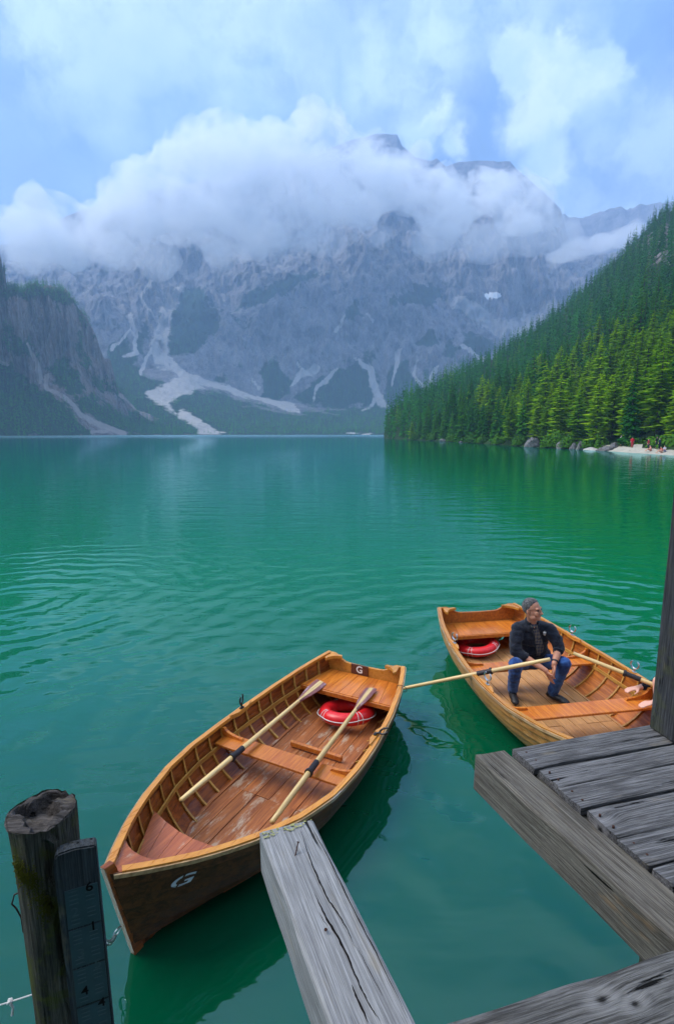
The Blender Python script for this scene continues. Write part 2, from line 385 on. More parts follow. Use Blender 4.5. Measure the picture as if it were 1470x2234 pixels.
APRON = (veg, scree, X, Y, Z, PX, PY, len(rrow))

# ---- farther ridge, right of the massif
fr_a, fr_t = sil([(1000, 470), (1150, 478), (1250, 470), (1300, 461), (1360, 452), (1420, 445), (1500, 430), (1700, 400), (2200, 420)])
a2 = np.linspace(azel(1100, 470)[0], azel(1900, 470)[0], 160); r2 = np.linspace(2850, 3500, 60)
me, A, X, Y, Z, PX, PY = polar_grid('far_ridge', a2, np.broadcast_to(r2[:, None], (60, 160)), None,
    lambda A, rr: (EYE + np.interp(A, fr_a, fr_t) * 3450) * (0.35 + 0.65 * np.clip((rr - 2850) / 600, 0, 1)) * np.where(rr > 3455, .8, 1) + (fbm(A * 60, rr / 90, 0, 5, 5) - .5) * 60)
for n_ in ('veg', 'scree', 'snow'): attr(me, n_, np.zeros(me.vertices.__len__()))
link('far_ridge', me, M_MASSIF, smooth=True, kind='structure')

# ---- left cliff over the lake
cl_a, cl_t = sil([(-1500, 200), (-700, 260), (-260, 380), (-110, 440), (-30, 520), (0, 555), (8, 568), (10, 605), (16, 628), (50, 636), (104, 628), (132, 632), (160, 660), (186, 690), (205, 725), (218, 760), (226, 782), (240, 790), (248, 815), (256, 845), (275, 868), (300, 895), (340, 912), (400, 926), (450, 940), (480, 949)])
CR0 = [(-1500, 420), (-300, 600), (0, 760), (200, 900), (300, 960), (480, 1015)]
cr_a = np.array([azel(p, 948)[0] for p, _ in CR0]); cr_v = np.array([v for _, v in CR0], float)
def cliff_z(A, rr, nz=True):
    r0 = np.interp(A, cr_a, cr_v); dep = 240 + 0 * A; r1 = r0 + dep; u = np.clip((rr - r0) / dep, 0, 1)
    zt = EYE + np.interp(A, cl_a, cl_t) * r1
    foot = 0.30 + 0.10 * np.sin(A * 23)
    g = np.where(u < .52, foot * (u / .52), foot + (1 - foot) * (sstep(u, .50, .80) * .8 + np.clip((u - .52) / .48, 0, 1) * .2))
    z = zt * g
    if nz: z = z + (ridged(A * 26, rr / 70, 0, 4, 71) - .6) * 34 * sstep(u, .1, .5) * (1 - sstep(u, .86, 1)) * np.clip(zt / 120, 0, 1)
    return np.where(rr < r0 + .5, -2, np.where(rr > r1, zt - (rr - r1) * 0.5, z + .4))
def cliff_disp(A, rr, Z):
    r0 = np.interp(A, cr_a, cr_v); u = (rr - r0) / 240
    return ((fbm(A * 60, Z / 90, 0, 5, 81) - .5) * 60 + (ridged(A * 90, Z / 240, 0, 4, 85) - .6) * 26) * sstep(u, .35, .6) * (1 - sstep(u, .9, 1.0))
a3 = np.concatenate([np.linspace(azel(-1500, 900)[0], azel(-60, 900)[0], 60)[:-1], np.linspace(azel(-60, 900)[0], azel(480, 900)[0], 380)])
uu = np.concatenate([[-.05, .001], np.linspace(.01, .48, 50), np.linspace(.485, 1, 170), [1.1, 1.5]])
rr3 = np.interp(a3, cr_a, cr_v)[None, :] + 240 * uu[:, None]
me, A, X, Y, Z, PX, PY = polar_grid('cliff', a3, rr3, None, cliff_z, cliff_disp)
jx = (fbm(X / 25, Y / 25, Z / 25, 4, 91) - .5) * 40; jy = (fbm(X / 25, Y / 25, Z / 25, 4, 97) - .5) * 40
QX, QY = PX + jx, PY + jy
veg = polyin(QX, QY, [(-900, 500), (-100, 790), (0, 785), (60, 830), (110, 860), (165, 905), (200, 955), (-900, 965)], 8)
for P in [[(95, 800), (140, 785), (175, 810), (180, 860), (140, 850)], [(165, 880), (200, 860), (260, 900), (330, 915), (480, 950), (270, 950)], [(10, 625), (140, 625), (165, 665), (80, 650), (10, 650)]]:
    veg = np.maximum(veg, polyin(QX, QY, P, 8))
veg = np.maximum(veg, sstep(fbm(X / 30, Y / 30, Z / 45, 5, 44), .5, .66) * .6)
scree = np.zeros_like(PX); fx_, fy_ = PX + jx * .4, PY + jy * .4
for P, w0, w1 in [([(100, 820), (108, 845), (145, 870), (180, 905), (215, 925), (272, 948)], 6, 7), ([(200, 945), (240, 935), (275, 950)], 6, 5), ([(60, 755), (85, 800), (88, 830)], 4, 8), ([(0, 785), (15, 795)], 5, 6), ([(262, 862), (285, 880), (330, 912)], 2, 7)]:
    scree = np.maximum(scree, polyd(fx_, fy_, P, w0, w1))
attr(me, 'veg', veg); attr(me, 'scree', scree); attr(me, 'snow', veg * 0)
link('cliff', me, M_CLIFF, smooth=False, kind='structure')
CLIFF_V = (veg, scree, X, Y, Z, PX, PY)

# ---- forested hillside on the right
hs_a, hs_t = sil([(838, 950), (846, 905), (870, 885), (910, 872), (950, 850), (1000, 822), (1060, 795), (1120, 758), (1180, 715), (1240, 668), (1300, 612), (1350, 565), (1390, 525), (1420, 492), (1452, 462), (1470, 468), (1530, 440), (1620, 380), (1800, 340), (2200, 330), (3000, 420), (5200, 600)])
SH = [(838, 320), (845, 306), (880, 262), (930, 222), (1000, 186), (1080, 150), (1150, 128), (1230, 115), (1310, 106), (1380, 96), (1470, 88), (1600, 72), (1900, 58), (2600, 48), (5200, 40)]
sh_a = np.array([azel(p, 965)[0] for p, _ in SH]); sh_v = np.array([v for _, v in SH], float)
RT = [(838, 345), (870, 360), (950, 410), (1060, 470), (1180, 520), (1300, 570), (1452, 600), (1700, 560), (2600, 420), (5200, 300)]
rt_a = np.array([azel(p, 800)[0] for p, _ in RT]); rt_v = np.array([v for _, v in RT], float)
def hill_z(A, rr, nz=True):
    r0 = np.interp(A, sh_a, sh_v); r1 = np.interp(A, rt_a, rt_v); u = np.clip((rr - r0) / (r1 - r0), 0, 1)
    zt = np.maximum(EYE + np.interp(A, hs_a, hs_t) * r1, 1.0)
    bank = 0.9 * sstep(rr - r0, 0, 8)
    z = zt * (0.1 * u + .9 * u ** 1.25) * sstep(rr - r0, 0, 25) + bank
    if nz: z = z + (fbm(A * 14, rr / 50, 0, 4, 61) - .5) * 16 * np.sin(np.pi * np.clip(u, 0, 1)) * np.clip(zt / 40, 0, 1)
    return np.where(rr < r0, -1.5, np.where(rr > r1, zt + bank - (rr - r1) * 0.45, z))
a4 = np.concatenate([np.linspace(azel(838, 900)[0], azel(1560, 900)[0], 220)[:-1], np.linspace(azel(1560, 900)[0], azel(5200, 900)[0], 60)])
uu = np.concatenate([[-.03, .0001], np.linspace(.004, .1, 22), np.linspace(.12, 1, 110), [1.02, 1.2, 1.6]])
r0_, r1_ = np.interp(a4, sh_a, sh_v), np.interp(a4, rt_a, rt_v)
rr4 = r0_[None, :] + (r1_ - r0_)[None, :] * uu[:, None]
me, A, X, Y, Z, PX, PY = polar_grid('hillside', a4, rr4, None, hill_z)
rk = np.maximum(polyin(PX + (fbm(X/20,Y/20,Z/20,4,3)-.5)*60, PY + (fbm(X/20,Y/20,Z/20,4,5)-.5)*60, [(1380, 520), (1440, 470), (1480, 480), (1480, 590), (1440, 590), (1400, 560)], 10), 0)
beach = ((A > azel(1300, 965)[0]) & (rr4 - r0_[None, :] < 5 + 2 * vnoise(A * 60, 0))).astype(float)
path = (np.abs(rr4 - r0_[None, :] - 4) < 2.0) * (A > azel(1260, 965)[0]) * 1.0
attr(me, 'veg', 1 - rk * .55); attr(me, 'scree', beach); attr(me, 'snow', rk * 0)
link('hillside', me, M_HILL, smooth=True, kind='structure')

# ================================================================== TREES
def foliage_mat(name, c1, c2, use_attr=False):
    m, t, o = newmat(name)
    tc = t.new('ShaderNodeTexCoord').outputs['Object']
    if use_attr: r = t.new('ShaderNodeAttribute', attribute_name='tone').outputs['Fac']
    else: r = t.new('ShaderNodeObjectInfo').outputs['Random']
    n = t.noise(tc, 1.3 if not use_attr else 0.5, 4, 0.7)
    f = t.math('ADD', t.math('MULTIPLY', r, 0.75), t.math('MULTIPLY', t.math('SUBTRACT', n, 0.4), 1.3), clamp=True)
    c = t.mixc(f, c1, c2)
    b = t.new('ShaderNodeBsdfDiffuse', {'Color': c}); tr = t.new('ShaderNodeBsdfTranslucent', {'Color': t.mixc(0.4, c, c2)})
    mx = t.new('ShaderNodeMixShader', {0: 0.22, 1: b.outputs[0], 2: tr.outputs[0]})
    t.l.new(mx.outputs[0], o.inputs['Surface']); return m
M_SPRUCE = foliage_mat('spruce_needles', (0.010, 0.075, 0.012), (0.07, 0.22, 0.016))
M_LARCH = foliage_mat('larch_needles', (0.09, 0.24, 0.008), (0.32, 0.50, 0.010))
M_FAR = foliage_mat('far_needles', (0.005, 0.055, 0.014), (0.045, 0.22, 0.024), True)
M_BUSH = foliage_mat('bush_leaves', (0.04, 0.12, 0.015), (0.10, 0.24, 0.02))
M_BARK = flat('bark', (0.11, 0.085, 0.07), 0.95, 0.1)
def conifer(h, rad, levels, per, seed, larch=False):
    """crown made of many drooping, jagged branch fans round the trunk"""
    rg = random.Random(seed); V = []; Fc = []
    base = 0.06 if not larch else 0.12
    for L in range(levels):
        f = L / (levels - 1); z = h * (base + (1 - base) * f ** 0.92)
        rl = rad * ((1 - f) ** (0.78 if not larch else .62)) * rg.uniform(0.78, 1.12) + 0.10
        if larch and f < .2: rl *= .75
        n = max(3, int(per * (0.55 + 0.45 * (1 - f))))
        off = rg.random() * 6.28
        for k in range(n):
            if rg.random() < 0.10: continue
            q = off + 6.283 * (k + rg.uniform(-.35, .35)) / n; ln = rl * rg.uniform(0.6, 1.18)
            dr = ln * rg.uniform(0.18, 0.5) * (1 if not larch else .25); wd = ln * rg.uniform(0.16, 0.28) + .07
            c, s = math.cos(q), math.sin(q); zz = z + rg.uniform(-1.1, 1.1) * h / levels
            def P(d, w, dz): return (c * d - s * w, s * d + c * w, zz + dz)
            i = len(V)
            V += [P(0, 0, .18 * ln), P(ln * .45, wd, -dr * .35 - .06 * ln), P(ln * .5, 0, -dr * .1 + .05), P(ln * .45, -wd, -dr * .4 - .06 * ln),
                  P(ln * .85, wd * .7, -dr * .95), P(ln * 1.0, rg.uniform(-.1, .1) * ln, -dr * .8), P(ln * .82, -wd * .7, -dr * 1.0), P(ln * .6, 0, -dr - .25 * ln * rg.random())]
            Fc += [(i, i + 1, i + 2), (i, i + 2, i + 3), (i + 1, i + 4, i + 2), (i + 2, i + 4, i + 5), (i + 2, i + 5, i + 6), (i + 2, i + 6, i + 3), (i + 2, i + 5, i + 7)]
    i = len(V); V += [(0, 0, h * 1.03), (.12, 0, h * .9), (-.06, .1, h * .9), (-.06, -.1, h * .9)]; Fc += [(i, i + 1, i + 2), (i, i + 2, i + 3), (i, i + 3, i + 1)]
    return V, Fc
SPR = []
for k, (h, rd, lv, pr, la) in enumerate([(18, 2.7, 34, 11, 0), (16, 2.1, 30, 11, 0), (20, 2.4, 36, 10, 0), (14, 2.5, 28, 11, 0), (17, 3.0, 32, 12, 0), (16, 3.3, 32, 12, 1), (14, 2.7, 30, 12, 1), (18, 3.4, 34, 12, 1)]):
    V, Fc = conifer(h, rd, lv, pr, 100 + k, la); cm = pydata('crown', V, Fc); cm.materials.append(M_LARCH if la else M_SPRUCE)
    bm = bmesh.new(); add_tube(bm, [(0, 0, -1.5), (0.05, 0, h * .4), (0, .03, h * .97)], [h * .014, h * .010, .03], 6); tm = bm_mesh('trunk', bm); tm.materials.append(M_BARK)
    SPR.append((cm, tm, h, la))
# candidate positions over the hillside
def scatter(n, amin, amax, r0f, r1f, zf, seed, dmin):
    rg = np.random.default_rng(seed); out = []; cell = {}
    tot = 0
    while tot < n:
        tot += 1
        A = rg.uniform(amin, amax); ra, rb = r0f(A), r1f(A); q = math.sqrt(rg.uniform(ra * ra, rb * rb)) if rb > ra else ra
        x, y = polar(A, q); key = (int(x / dmin), int(y / dmin))
        if any((x - u) ** 2 + (y - v) ** 2 < dmin * dmin for i in (-1, 0, 1) for j in (-1, 0, 1) for u, v in cell.get((key[0] + i, key[1] + j), ())): continue
        cell.setdefault(key, []).append((x, y)); out.append((float(x), float(y), float(A), float(q)))
    return out
shr = lambda A: float(np.interp(A, sh_a, sh_v)); rtr = lambda A: float(np.interp(A, rt_a, rt_v))
hill_pts = scatter(19000, azel(842, 900)[0], azel(2300, 900)[0], lambda A: shr(A) + (2.5 if A < azel(1300, 950)[0] else 7), lambda A: rtr(A) + 8, None, 5, 3.6)
HZ = hill_z(np.array([p[2] for p in hill_pts]), np.array([p[3] for p in hill_pts]))
tip0, tip1 = azel(1150, 950)[0], azel(1380, 950)[0]
rgt = random.Random(11)
cand = []
for (x, y, A, q), z in zip(hill_pts, HZ):
    px, py = project(x, y, z); rel = q - shr(A)
    # exposed rock near the hilltop carries fewer trees
    if 1385 < px < 1500 and 470 < py < 560 and rgt.random() < .15: continue
    vis = px < 1500
    cand.append((q if vis else q + 2000, x, y, z, A, rel, px))
cand.sort()
near = cand[:300]; rest = cand[300:]
def larch_p(A, rel, px): return (0.85 * sstep(px, 980, 1280) * (1 - sstep(rel, 25, 150)) + 0.08)
for i, (q, x, y, z, A, rel, px) in enumerate(near):
    lp = larch_p(A, rel, px); la = rgt.random() < lp
    cm, tm, h, _ = SPR[rgt.choice([5, 6, 7]) if la else rgt.choice([0, 1, 2, 3, 4])]
    s = rgt.uniform(.55, 1.08) * (1.0 if rel > 12 else rgt.uniform(.6, 1.0)); 
    nm = 'larch_tree' if la else 'spruce_tree'
    zone = 'at the forest tip' if px < 930 else ('above the middle shore' if px < 1150 else ('behind the boulders' if px < 1330 else 'behind the beach'))
    row = 'at the waterline' if rel < 14 else ('some rows back' if rel < 45 else 'higher up')
    o = empty(nm, (x, y, z - .3), rgt.random() * 6.28, label=('bright yellow green larch ' if la else 'dark green pointed spruce ') + row + ' ' + zone, cat='larch' if la else 'spruce', group=('larches ' if la else 'spruces ') + row + ' ' + zone)
    o.scale = (s * rgt.uniform(1.0, 1.35), s * rgt.uniform(1.0, 1.35), s)
    for nn, mm in (('crown', cm), ('trunk', tm)):
        c = bpy.data.objects.new(nn, mm); COL.objects.link(c); c.parent = o
ORD = 'leftmost second third fourth fifth sixth seventh eighth ninth tenth eleventh twelfth thirteenth fourteenth fifteenth sixteenth seventeenth eighteenth nineteenth twentieth'.split()
byg = {}
for o in COL.objects:
    if o.name.startswith(('spruce_tree', 'larch_tree')) and 'label' in o.keys(): byg.setdefault(o['label'], []).append(o)
for lb, L_ in byg.items():
    if 1 < len(L_) <= 20:
        L_.sort(key=lambda o: o.location.x / o.location.y)
        for k, o in enumerate(L_):
            o['label'] = ('leftmost ' if k == 0 else 'rightmost ' if k == len(L_) - 1 else ORD[k] + ' from left, ') + lb
# the rest of the forest: one joined mass
def mass(name, pts, variants, label, mat, col=None):
    Vs, Fs, T = [], [], []; off = 0
    Va = [(np.array(v, np.float32), np.array(f, np.int32)) for v, f in variants]
    for x, y, z, s, tone in pts:
        v, f = Va[rgt.randrange(len(Va))]; q = rgt.random() * 6.28; c, sn = math.cos(q) * s * rgt.uniform(.85, 1.2), math.sin(q) * s
        vv = np.empty_like(v); vv[:, 0] = v[:, 0] * c - v[:, 1] * sn + x; vv[:, 1] = v[:, 0] * sn + v[:, 1] * c + y; vv[:, 2] = v[:, 2] * s + z
        Vs.append(vv); Fs.append(f + off); off += len(v); T.append(np.full(len(v), tone, np.float32))
    me = npmesh(name, np.concatenate(Vs), np.concatenate(Fs)); attr(me, 'tone', np.concatenate(T))
    me.materials.append(mat); o = link(name, me, label=label, kind='stuff'); return o
mid = [conifer(h, r_, 15, 6, 200 + k, False) for k, (h, r_) in enumerate([(17, 2.6), (15, 2.3), (19, 2.6)])]
midl = [conifer(h, r_, 14, 7, 220 + k, True) for k, (h, r_) in enumerate([(16, 3.0), (14, 2.9)])]
ps, pl = [], []
for (q, x, y, z, A, rel, px) in rest:
    if rel < 45 or px > 1600: w = .8
    la = rgt.random() < larch_p(A, rel, px) * 1.0
    (pl if la else ps).append((x, y, z - .3, rgt.uniform(.5, .98), rgt.random() if not la else rgt.random()))
mass('spruce_forest', ps, mid, 'dense dark spruce forest covering the steep right hillside', M_FAR)
M_FARL = foliage_mat('far_larch_needles', (0.04, 0.17, 0.010), (0.14, 0.33, 0.012), True)
mass('larch_forest', pl, midl, 'lighter green larches mixed into the lower right forest', M_FARL)
# far forests on the apron and below the cliff
tiny = [conifer(h, r_, 6, 5, 300 + k, False) for k, (h, r_) in enumerate([(17, 3.1), (14, 3.0), (19, 3.2)])]
def pick(V, n, zmax, seed, lo=.45, cond=None):
    veg, scree, X, Y, Z, PX, PY = V[:7]; rg = np.random.default_rng(seed)
    ok = (veg > lo) & (scree < .3) & (Z > .3) & (Z < zmax) & (PX > -250) & (PX < 1500)
    if cond is not None: ok &= cond(PX, PY, X, Y, Z)
    idx = np.argwhere(ok); wts = np.hypot(X[ok], Y[ok]) ; idx = idx[rg.choice(len(idx), n)]
    return [(X[i, j] + rg.uniform(-3, 3), Y[i, j] + rg.uniform(-3, 3), Z[i, j] - 1.0, rg.uniform(.6, 1.0), rg.random()) for i, j in idx]
M_FAR2 = foliage_mat('valley_needles', (0.004, 0.05, 0.010), (0.07, 0.27, 0.02), True)
mass('valley_forest', pick(APRON, 5200, 260, 1, cond=lambda PX, PY, X, Y, Z: (PX > 150) & (PX < 1020) & (np.hypot(X, Y) < 1650)), tiny, 'blue green forest on the far shore below the mountain', M_FAR2)
mass('cliff_forest', pick(CLIFF_V, 3300, 400, 2, lo=.55), tiny, 'dark forest at the foot of the left cliff', M_FAR2)
# single conifers standing against the mist on the cliff edge
crm = pydata('crown', *conifer(15, 2.6, 12, 7, 400)); crm.materials.append(M_SPRUCE)
trm = tube_mesh('trunk', [(0, 0, -2), (0, 0, 14)], [.25, .05], 5); trm.materials.append(M_BARK)
for i, (px, hpx) in enumerate([(20, 16), (27, 13), (49, 17), (56, 12), (62, 16), (68, 15), (74, 10), (81, 18), (97, 21), (104, 19), (120, 9), (128, 8), (152, 16)]):
    A = azel(px, 640)[0]; r1 = float(np.interp(A, cr_a, cr_v)) + 240; x, y = polar(A, r1); z = float(EYE + np.interp(A, cl_a, cl_t) * r1)
    pl_ = ['leftmost small', 'second small', 'tall slim', 'short', 'dark pointed', 'broad', 'tiny', 'tall', 'tallest', 'twin', 'stubby', 'smallest', 'lone rightmost'][i]
    o = empty('spruce_tree', (x, y, z - 1), i, label=pl_ + ' spruce silhouetted on the rim of the left cliff', cat='spruce', group='trees on the rim of the left cliff')
    s = hpx / FPX * r1 / 15 * 1.12; o.scale = (s, s, s)
    for nn, mm in (('crown', crm), ('trunk', trm)):
        c = bpy.data.objects.new(nn, mm); COL.objects.link(c); c.parent = o

# ================================================================== WATER
m, t, o = newmat('lake_water')
geo = t.new('ShaderNodeNewGeometry').outputs['Position']
sp = t.new('ShaderNodeSeparateXYZ', {0: geo})
def ringwave(cx, cy_, wl, amp, r_in, r_out, warp=0.35):
    v = t.vmath('MULTIPLY', t.vmath('SUBTRACT', geo, (cx, cy_, 0)), (1, 1, 0))
    L = t.vmath('LENGTH', v, out=1)
    L2 = t.math('ADD', L, t.math('MULTIPLY', t.noise(geo, 0.9, 3, .5), warp * 2))
    s = t.math('SINE', t.math('MULTIPLY', L2, 6.283 / wl))
    env = t.math('MULTIPLY', t.smooth(L, r_in * .6, r_in), t.smooth(L, r_out * .5, r_out, 1, 0))
    return t.math('MULTIPLY', t.math('MULTIPLY', s, env), amp)
ripx = t.scalev(geo, (0.35, 1.0, 1.0))
h = t.math('MULTIPLY', t.noise(ripx, 1.3, 3, 0.5, 0.4), 0.034)
h = t.math('ADD', h, t.math('MULTIPLY', t.noise(t.scalev(geo, (.5, 1, 1)), 4.0, 3, 0.5), 0.0055))
h = t.math('ADD', h, ringwave(2.6, 6.2, 0.62, 0.0042, 1.6, 10, .4))
h = t.math('ADD', h, ringwave(4.6, 5.0, 0.47, 0.0050, .6, 5.5, .5))
h = t.math('ADD', h, ringwave(-6.0, 9.5, 0.55, 0.0040, .6, 7, .5))
h = t.math('ADD', h, ringwave(-0.5, 4.5, 0.5, 0.0014, 1.2, 5, .4))
h = t.math('MULTIPLY', h, t.smooth(t.vmath('LENGTH', geo, out=1), 14, 110, 1.0, .30))
bmp = t.new('ShaderNodeBump', {'Strength': 1.0, 'Distance': 1.0, 'Height': h})
dist = t.vmath('LENGTH', geo, out=1)
patch = t.noise(t.scalev(geo, (0.3, 1, 1)), 0.12, 4, 0.6)
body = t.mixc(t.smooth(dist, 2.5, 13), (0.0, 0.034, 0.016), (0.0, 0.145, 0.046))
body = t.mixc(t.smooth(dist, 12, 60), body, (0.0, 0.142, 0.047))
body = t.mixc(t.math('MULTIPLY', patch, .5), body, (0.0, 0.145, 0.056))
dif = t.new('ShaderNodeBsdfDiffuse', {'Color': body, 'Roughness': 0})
rgh = t.smooth(dist, 60, 700, 0.02, 0.22)
gl = t.new('ShaderNodeBsdfGlossy', {'Color': (0.56, 0.88, 0.97, 1), 'Roughness': rgh, 'Normal': bmp.outputs[0]})
fr = t.new('ShaderNodeFresnel', {'IOR': 1.70, 'Normal': bmp.outputs[0]})
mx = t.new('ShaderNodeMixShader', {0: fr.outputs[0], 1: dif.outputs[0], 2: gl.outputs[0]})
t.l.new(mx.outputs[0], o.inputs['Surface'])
M_WATER = m
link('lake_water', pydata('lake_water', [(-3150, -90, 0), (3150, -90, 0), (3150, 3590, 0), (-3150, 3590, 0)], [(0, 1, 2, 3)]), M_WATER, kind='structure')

# ================================================================== HAZE AND LOW CLOUD
def volmat(name, color, dens, aniso=0.0, noisy=None):
    m, t, o = newmat(name)
    v = t.new('ShaderNodeVolumePrincipled', {'Color': (*color, 1), 'Density': dens, 'Anisotropy': aniso})
    if noisy:
        g = t.new('ShaderNodeNewGeometry').outputs['Position']
        n = t.noise(g, noisy, 6, .68, .5); t.l.new(t.math('MULTIPLY', t.smooth(n, .40, .62), dens), v.inputs['Density'])
    t.l.new(v.outputs[0], o.inputs['Volume']); return m
bm = bmesh.new(); add_box(bm, (0, 1750, 898.5), (6400, 3700, 1803))
link('haze', bm_mesh('haze', bm), volmat('haze', (0.46, 0.67, 1.0), 0.00027), kind='stuff', label='pale blue haze filling the air over the lake')
def cloud(name, blobs, rr, voxel, dens, seed, amp, label, color=(0.99, 0.995, 1.0), fl=0.75, noisy=None):
    bm = bmesh.new(); rg = random.Random(seed)
    for px, py, rpx in blobs:
        for k in range(3):
            q = rr + rg.uniform(-90, 90); c = far(px + rg.uniform(-.3, .3) * rpx, py + rg.uniform(-.2, .2) * rpx, q); r_ = rpx / FPX * q * rg.uniform(.7, 1.0)
            ret = bmesh.ops.create_icosphere(bm, subdivisions=2, radius=1)['verts']
            for v in ret: v.co = Vector((v.co.x * r_, v.co.y * r_ * 1.0, v.co.z * r_ * fl)) + c
    me = bpy.data.meshes.new('c'); bm.to_mesh(me); bm.free()
    me = remesh(name, me, voxel, 2)
    n = len(me.vertices); co = np.empty(n * 3, np.float32); me.vertices.foreach_get('co', co); co = co.reshape(-1, 3)
    no = np.empty(n * 3, np.float32); me.vertices.foreach_get('normal', no); no = no.reshape(-1, 3)
    x, y, z = co.T
    dsp = (fbm(x / 110, y / 110, z / 90, 4, seed) - .5) * amp + (.75 - ridged(x / 60, y / 60, z / 60, 4, seed + 9)) * amp * .55
    co += no * dsp[:, None]; me.vertices.foreach_set('co', co.astype(np.float32).ravel()); me.update()
    return link(name, me, volmat(name, color, dens, 0.0, noisy), smooth=True, kind='stuff', label=label)
cloud('low_cloud', [(30, 520, 62), (90, 490, 60), (150, 500, 70), (210, 500, 70), (280, 470, 80), (330, 440, 80), (390, 400, 85), (420, 330, 50), (400, 470, 90), (470, 330, 70), (510, 320, 62), (540, 400, 90), (560, 330, 55), (480, 470, 95), (610, 320, 60), (650, 300, 65), (700, 270, 60), (720, 300, 60), (600, 400, 110), (700, 380, 100), (760, 350, 70), (560, 500, 70), (660, 470, 80), (780, 430, 90), (880, 420, 80), (840, 380, 50), (930, 440, 75), (1000, 460, 70), (1060, 440, 65), (1110, 440, 60), (1160, 460, 60), (1100, 400, 35), (900, 380, 40), (960, 420, 35), (1150, 405, 42), (905, 350, 26), (1020, 400, 30)], 1720, 14, 0.018, 5, 105, 'long white cloud bank lying across the mountain', noisy=.011)
cloud('cloud_wisp', [(1215, 560, 28), (1260, 545, 32), (1310, 530, 32), (1350, 520, 26), (1385, 500, 22)], 2050, 14, 0.006, 8, 40, 'small cloud wisp beside the ridge above the right forest')
cloud('cloud_veil', [(60, 560, 45), (150, 560, 45), (250, 565, 45), (360, 560, 50), (470, 550, 50), (590, 535, 45), (700, 525, 45), (820, 520, 40), (950, 520, 50), (1060, 530, 50), (1150, 520, 50), (1220, 510, 45)], 1800, 18, 0.0040, 12, 60, 'thin veil of mist hanging under the cloud bank')

# ================================================================== WOOD AND OTHER MATERIALS
def varnish(name, c1, c2, worn=None, wornamt=0.0, rough=0.38, sc=1.0, dark=0.35, coat=0.2, axis=(1.2, 16, 16)):
    m, t, o = newmat(name)
    tc = t.new('ShaderNodeTexCoord').outputs['Object']
    rnd = t.new('ShaderNodeObjectInfo').outputs['Random']
    off = t.new('ShaderNodeCombineXYZ', {0: t.math('MULTIPLY', rnd, 7.0), 1: t.math('MULTIPLY', rnd, 3.0), 2: rnd}).outputs[0]
    p = t.vmath('ADD', tc, off)
    g = t.noise(t.scalev(p, tuple(a * sc for a in axis)), 2.2, 6, 0.65, 0.8)
    g2 = t.noise(t.scalev(p, (3 * sc, 60 * sc, 60 * sc)), 2.0, 3, 0.6)
    blot = t.noise(t.scalev(p, (1.5, 2.5, 2.5)), 2.0, 4, 0.6)
    c = t.mixc(t.smooth(g, .32, .68), c1, c2)
    c = t.mixc(t.math('MULTIPLY', t.smooth(g2, .55, .72), dark), c, tuple(v * .35 for v in c1))
    hs = t.new('ShaderNodeHueSaturation', {'Color': c, 'Value': t.math('ADD', .78, t.math('ADD', t.math('MULTIPLY', rnd, .28), t.math('MULTIPLY', blot, .25)))}).outputs[0]
    if worn:
        wn_ = t.noise(t.scalev(p, (1.6, 5, 5)), 2.3, 7, 0.72)
        hs = t.mixc(t.smooth(wn_, .62 - wornamt, .78 - wornamt), hs, worn)
    r = t.math('ADD', rough, t.math('MULTIPLY', t.math('SUBTRACT', g, .5), .3))
    principled(t, o, hs, r, 0.4, bump=t.math('ADD', g, g2), bs=0.25, bd=0.004, **{'Coat Weight': coat, 'Coat Roughness': .18}); return m
M_HULL_G = varnish('mahogany_hull', (0.14, 0.030, 0.006), (0.32, 0.085, 0.012), rough=.35)
M_HULL_H = varnish('honey_hull', (0.28, 0.070, 0.010), (0.50, 0.155, 0.018), rough=.42)
M_HULL_DARK = varnish('dark_outer_hull', (0.040, 0.012, 0.004), (0.115, 0.036, 0.009), rough=.42, coat=.1, dark=.1)  # dark varnish, with shade on the outer planks also put into the colour
M_HULL_OUT = varnish('outer_hull_worn', (0.24, 0.10, 0.022), (0.40, 0.19, 0.045), (0.46, .33, .18), .03, rough=.5)
M_AMBER = varnish('amber_rail', (0.46, 0.17, 0.022), (0.58, 0.25, 0.040), rough=.3, sc=.8, dark=.08)
M_RUB = varnish('pale_rub_rail', (0.26, 0.14, 0.06), (0.46, 0.29, 0.14), (.42, .38, .34), .08, rough=.5)
M_RIB = varnish('ash_rib', (0.34, 0.16, 0.030), (0.52, 0.27, 0.055), rough=.45)
M_THWART = varnish('cedar_seat', (0.40, 0.095, 0.012), (0.60, 0.195, 0.022), rough=.33, dark=.25)
M_DECKRED = varnish('red_bow_planks', (0.26, 0.06, 0.022), (0.42, 0.12, 0.04), (.48, .30, .20), .03, rough=.5)
M_FLOOR_G = varnish('worn_floorboard', (0.20, 0.055, 0.016), (0.36, 0.12, 0.032), (0.42, 0.31, 0.22), .10, rough=.62, coat=0)
M_FLOOR_H = varnish('pale_floorboard', (0.38, 0.18, 0.065), (0.54, 0.27, 0.095), (0.5, 0.34, 0.22), .06, rough=.6, coat=0)
M_BILGE = varnish('bilge_grime', (0.10, 0.05, 0.03), (0.2, 0.12, 0.08), (.3, .26, .22), .1, rough=.6)
M_OAR = varnish('oar_spruce', (0.52, 0.34, 0.13), (0.70, 0.50, 0.22), rough=.42, sc=.8, dark=.25)
M_BLADE = varnish('blade_mahogany', (0.15, 0.045, 0.04), (0.24, 0.08, 0.06), (.36, .24, .26), .1, rough=.4)
M_PLATE = varnish('dark_name_plate', (0.07, 0.02, 0.012), (0.12, 0.035, 0.018), rough=.3)
M_LEATHER = flat('black_leather', (0.018, 0.014, 0.016), .55, .4)
M_IRON = flat('black_iron', (0.02, 0.02, 0.022), .45, .5, Metallic=.6)
M_CHROME = flat('zinc_steel', (0.62, 0.63, 0.64), .28, .5, Metallic=1.0)
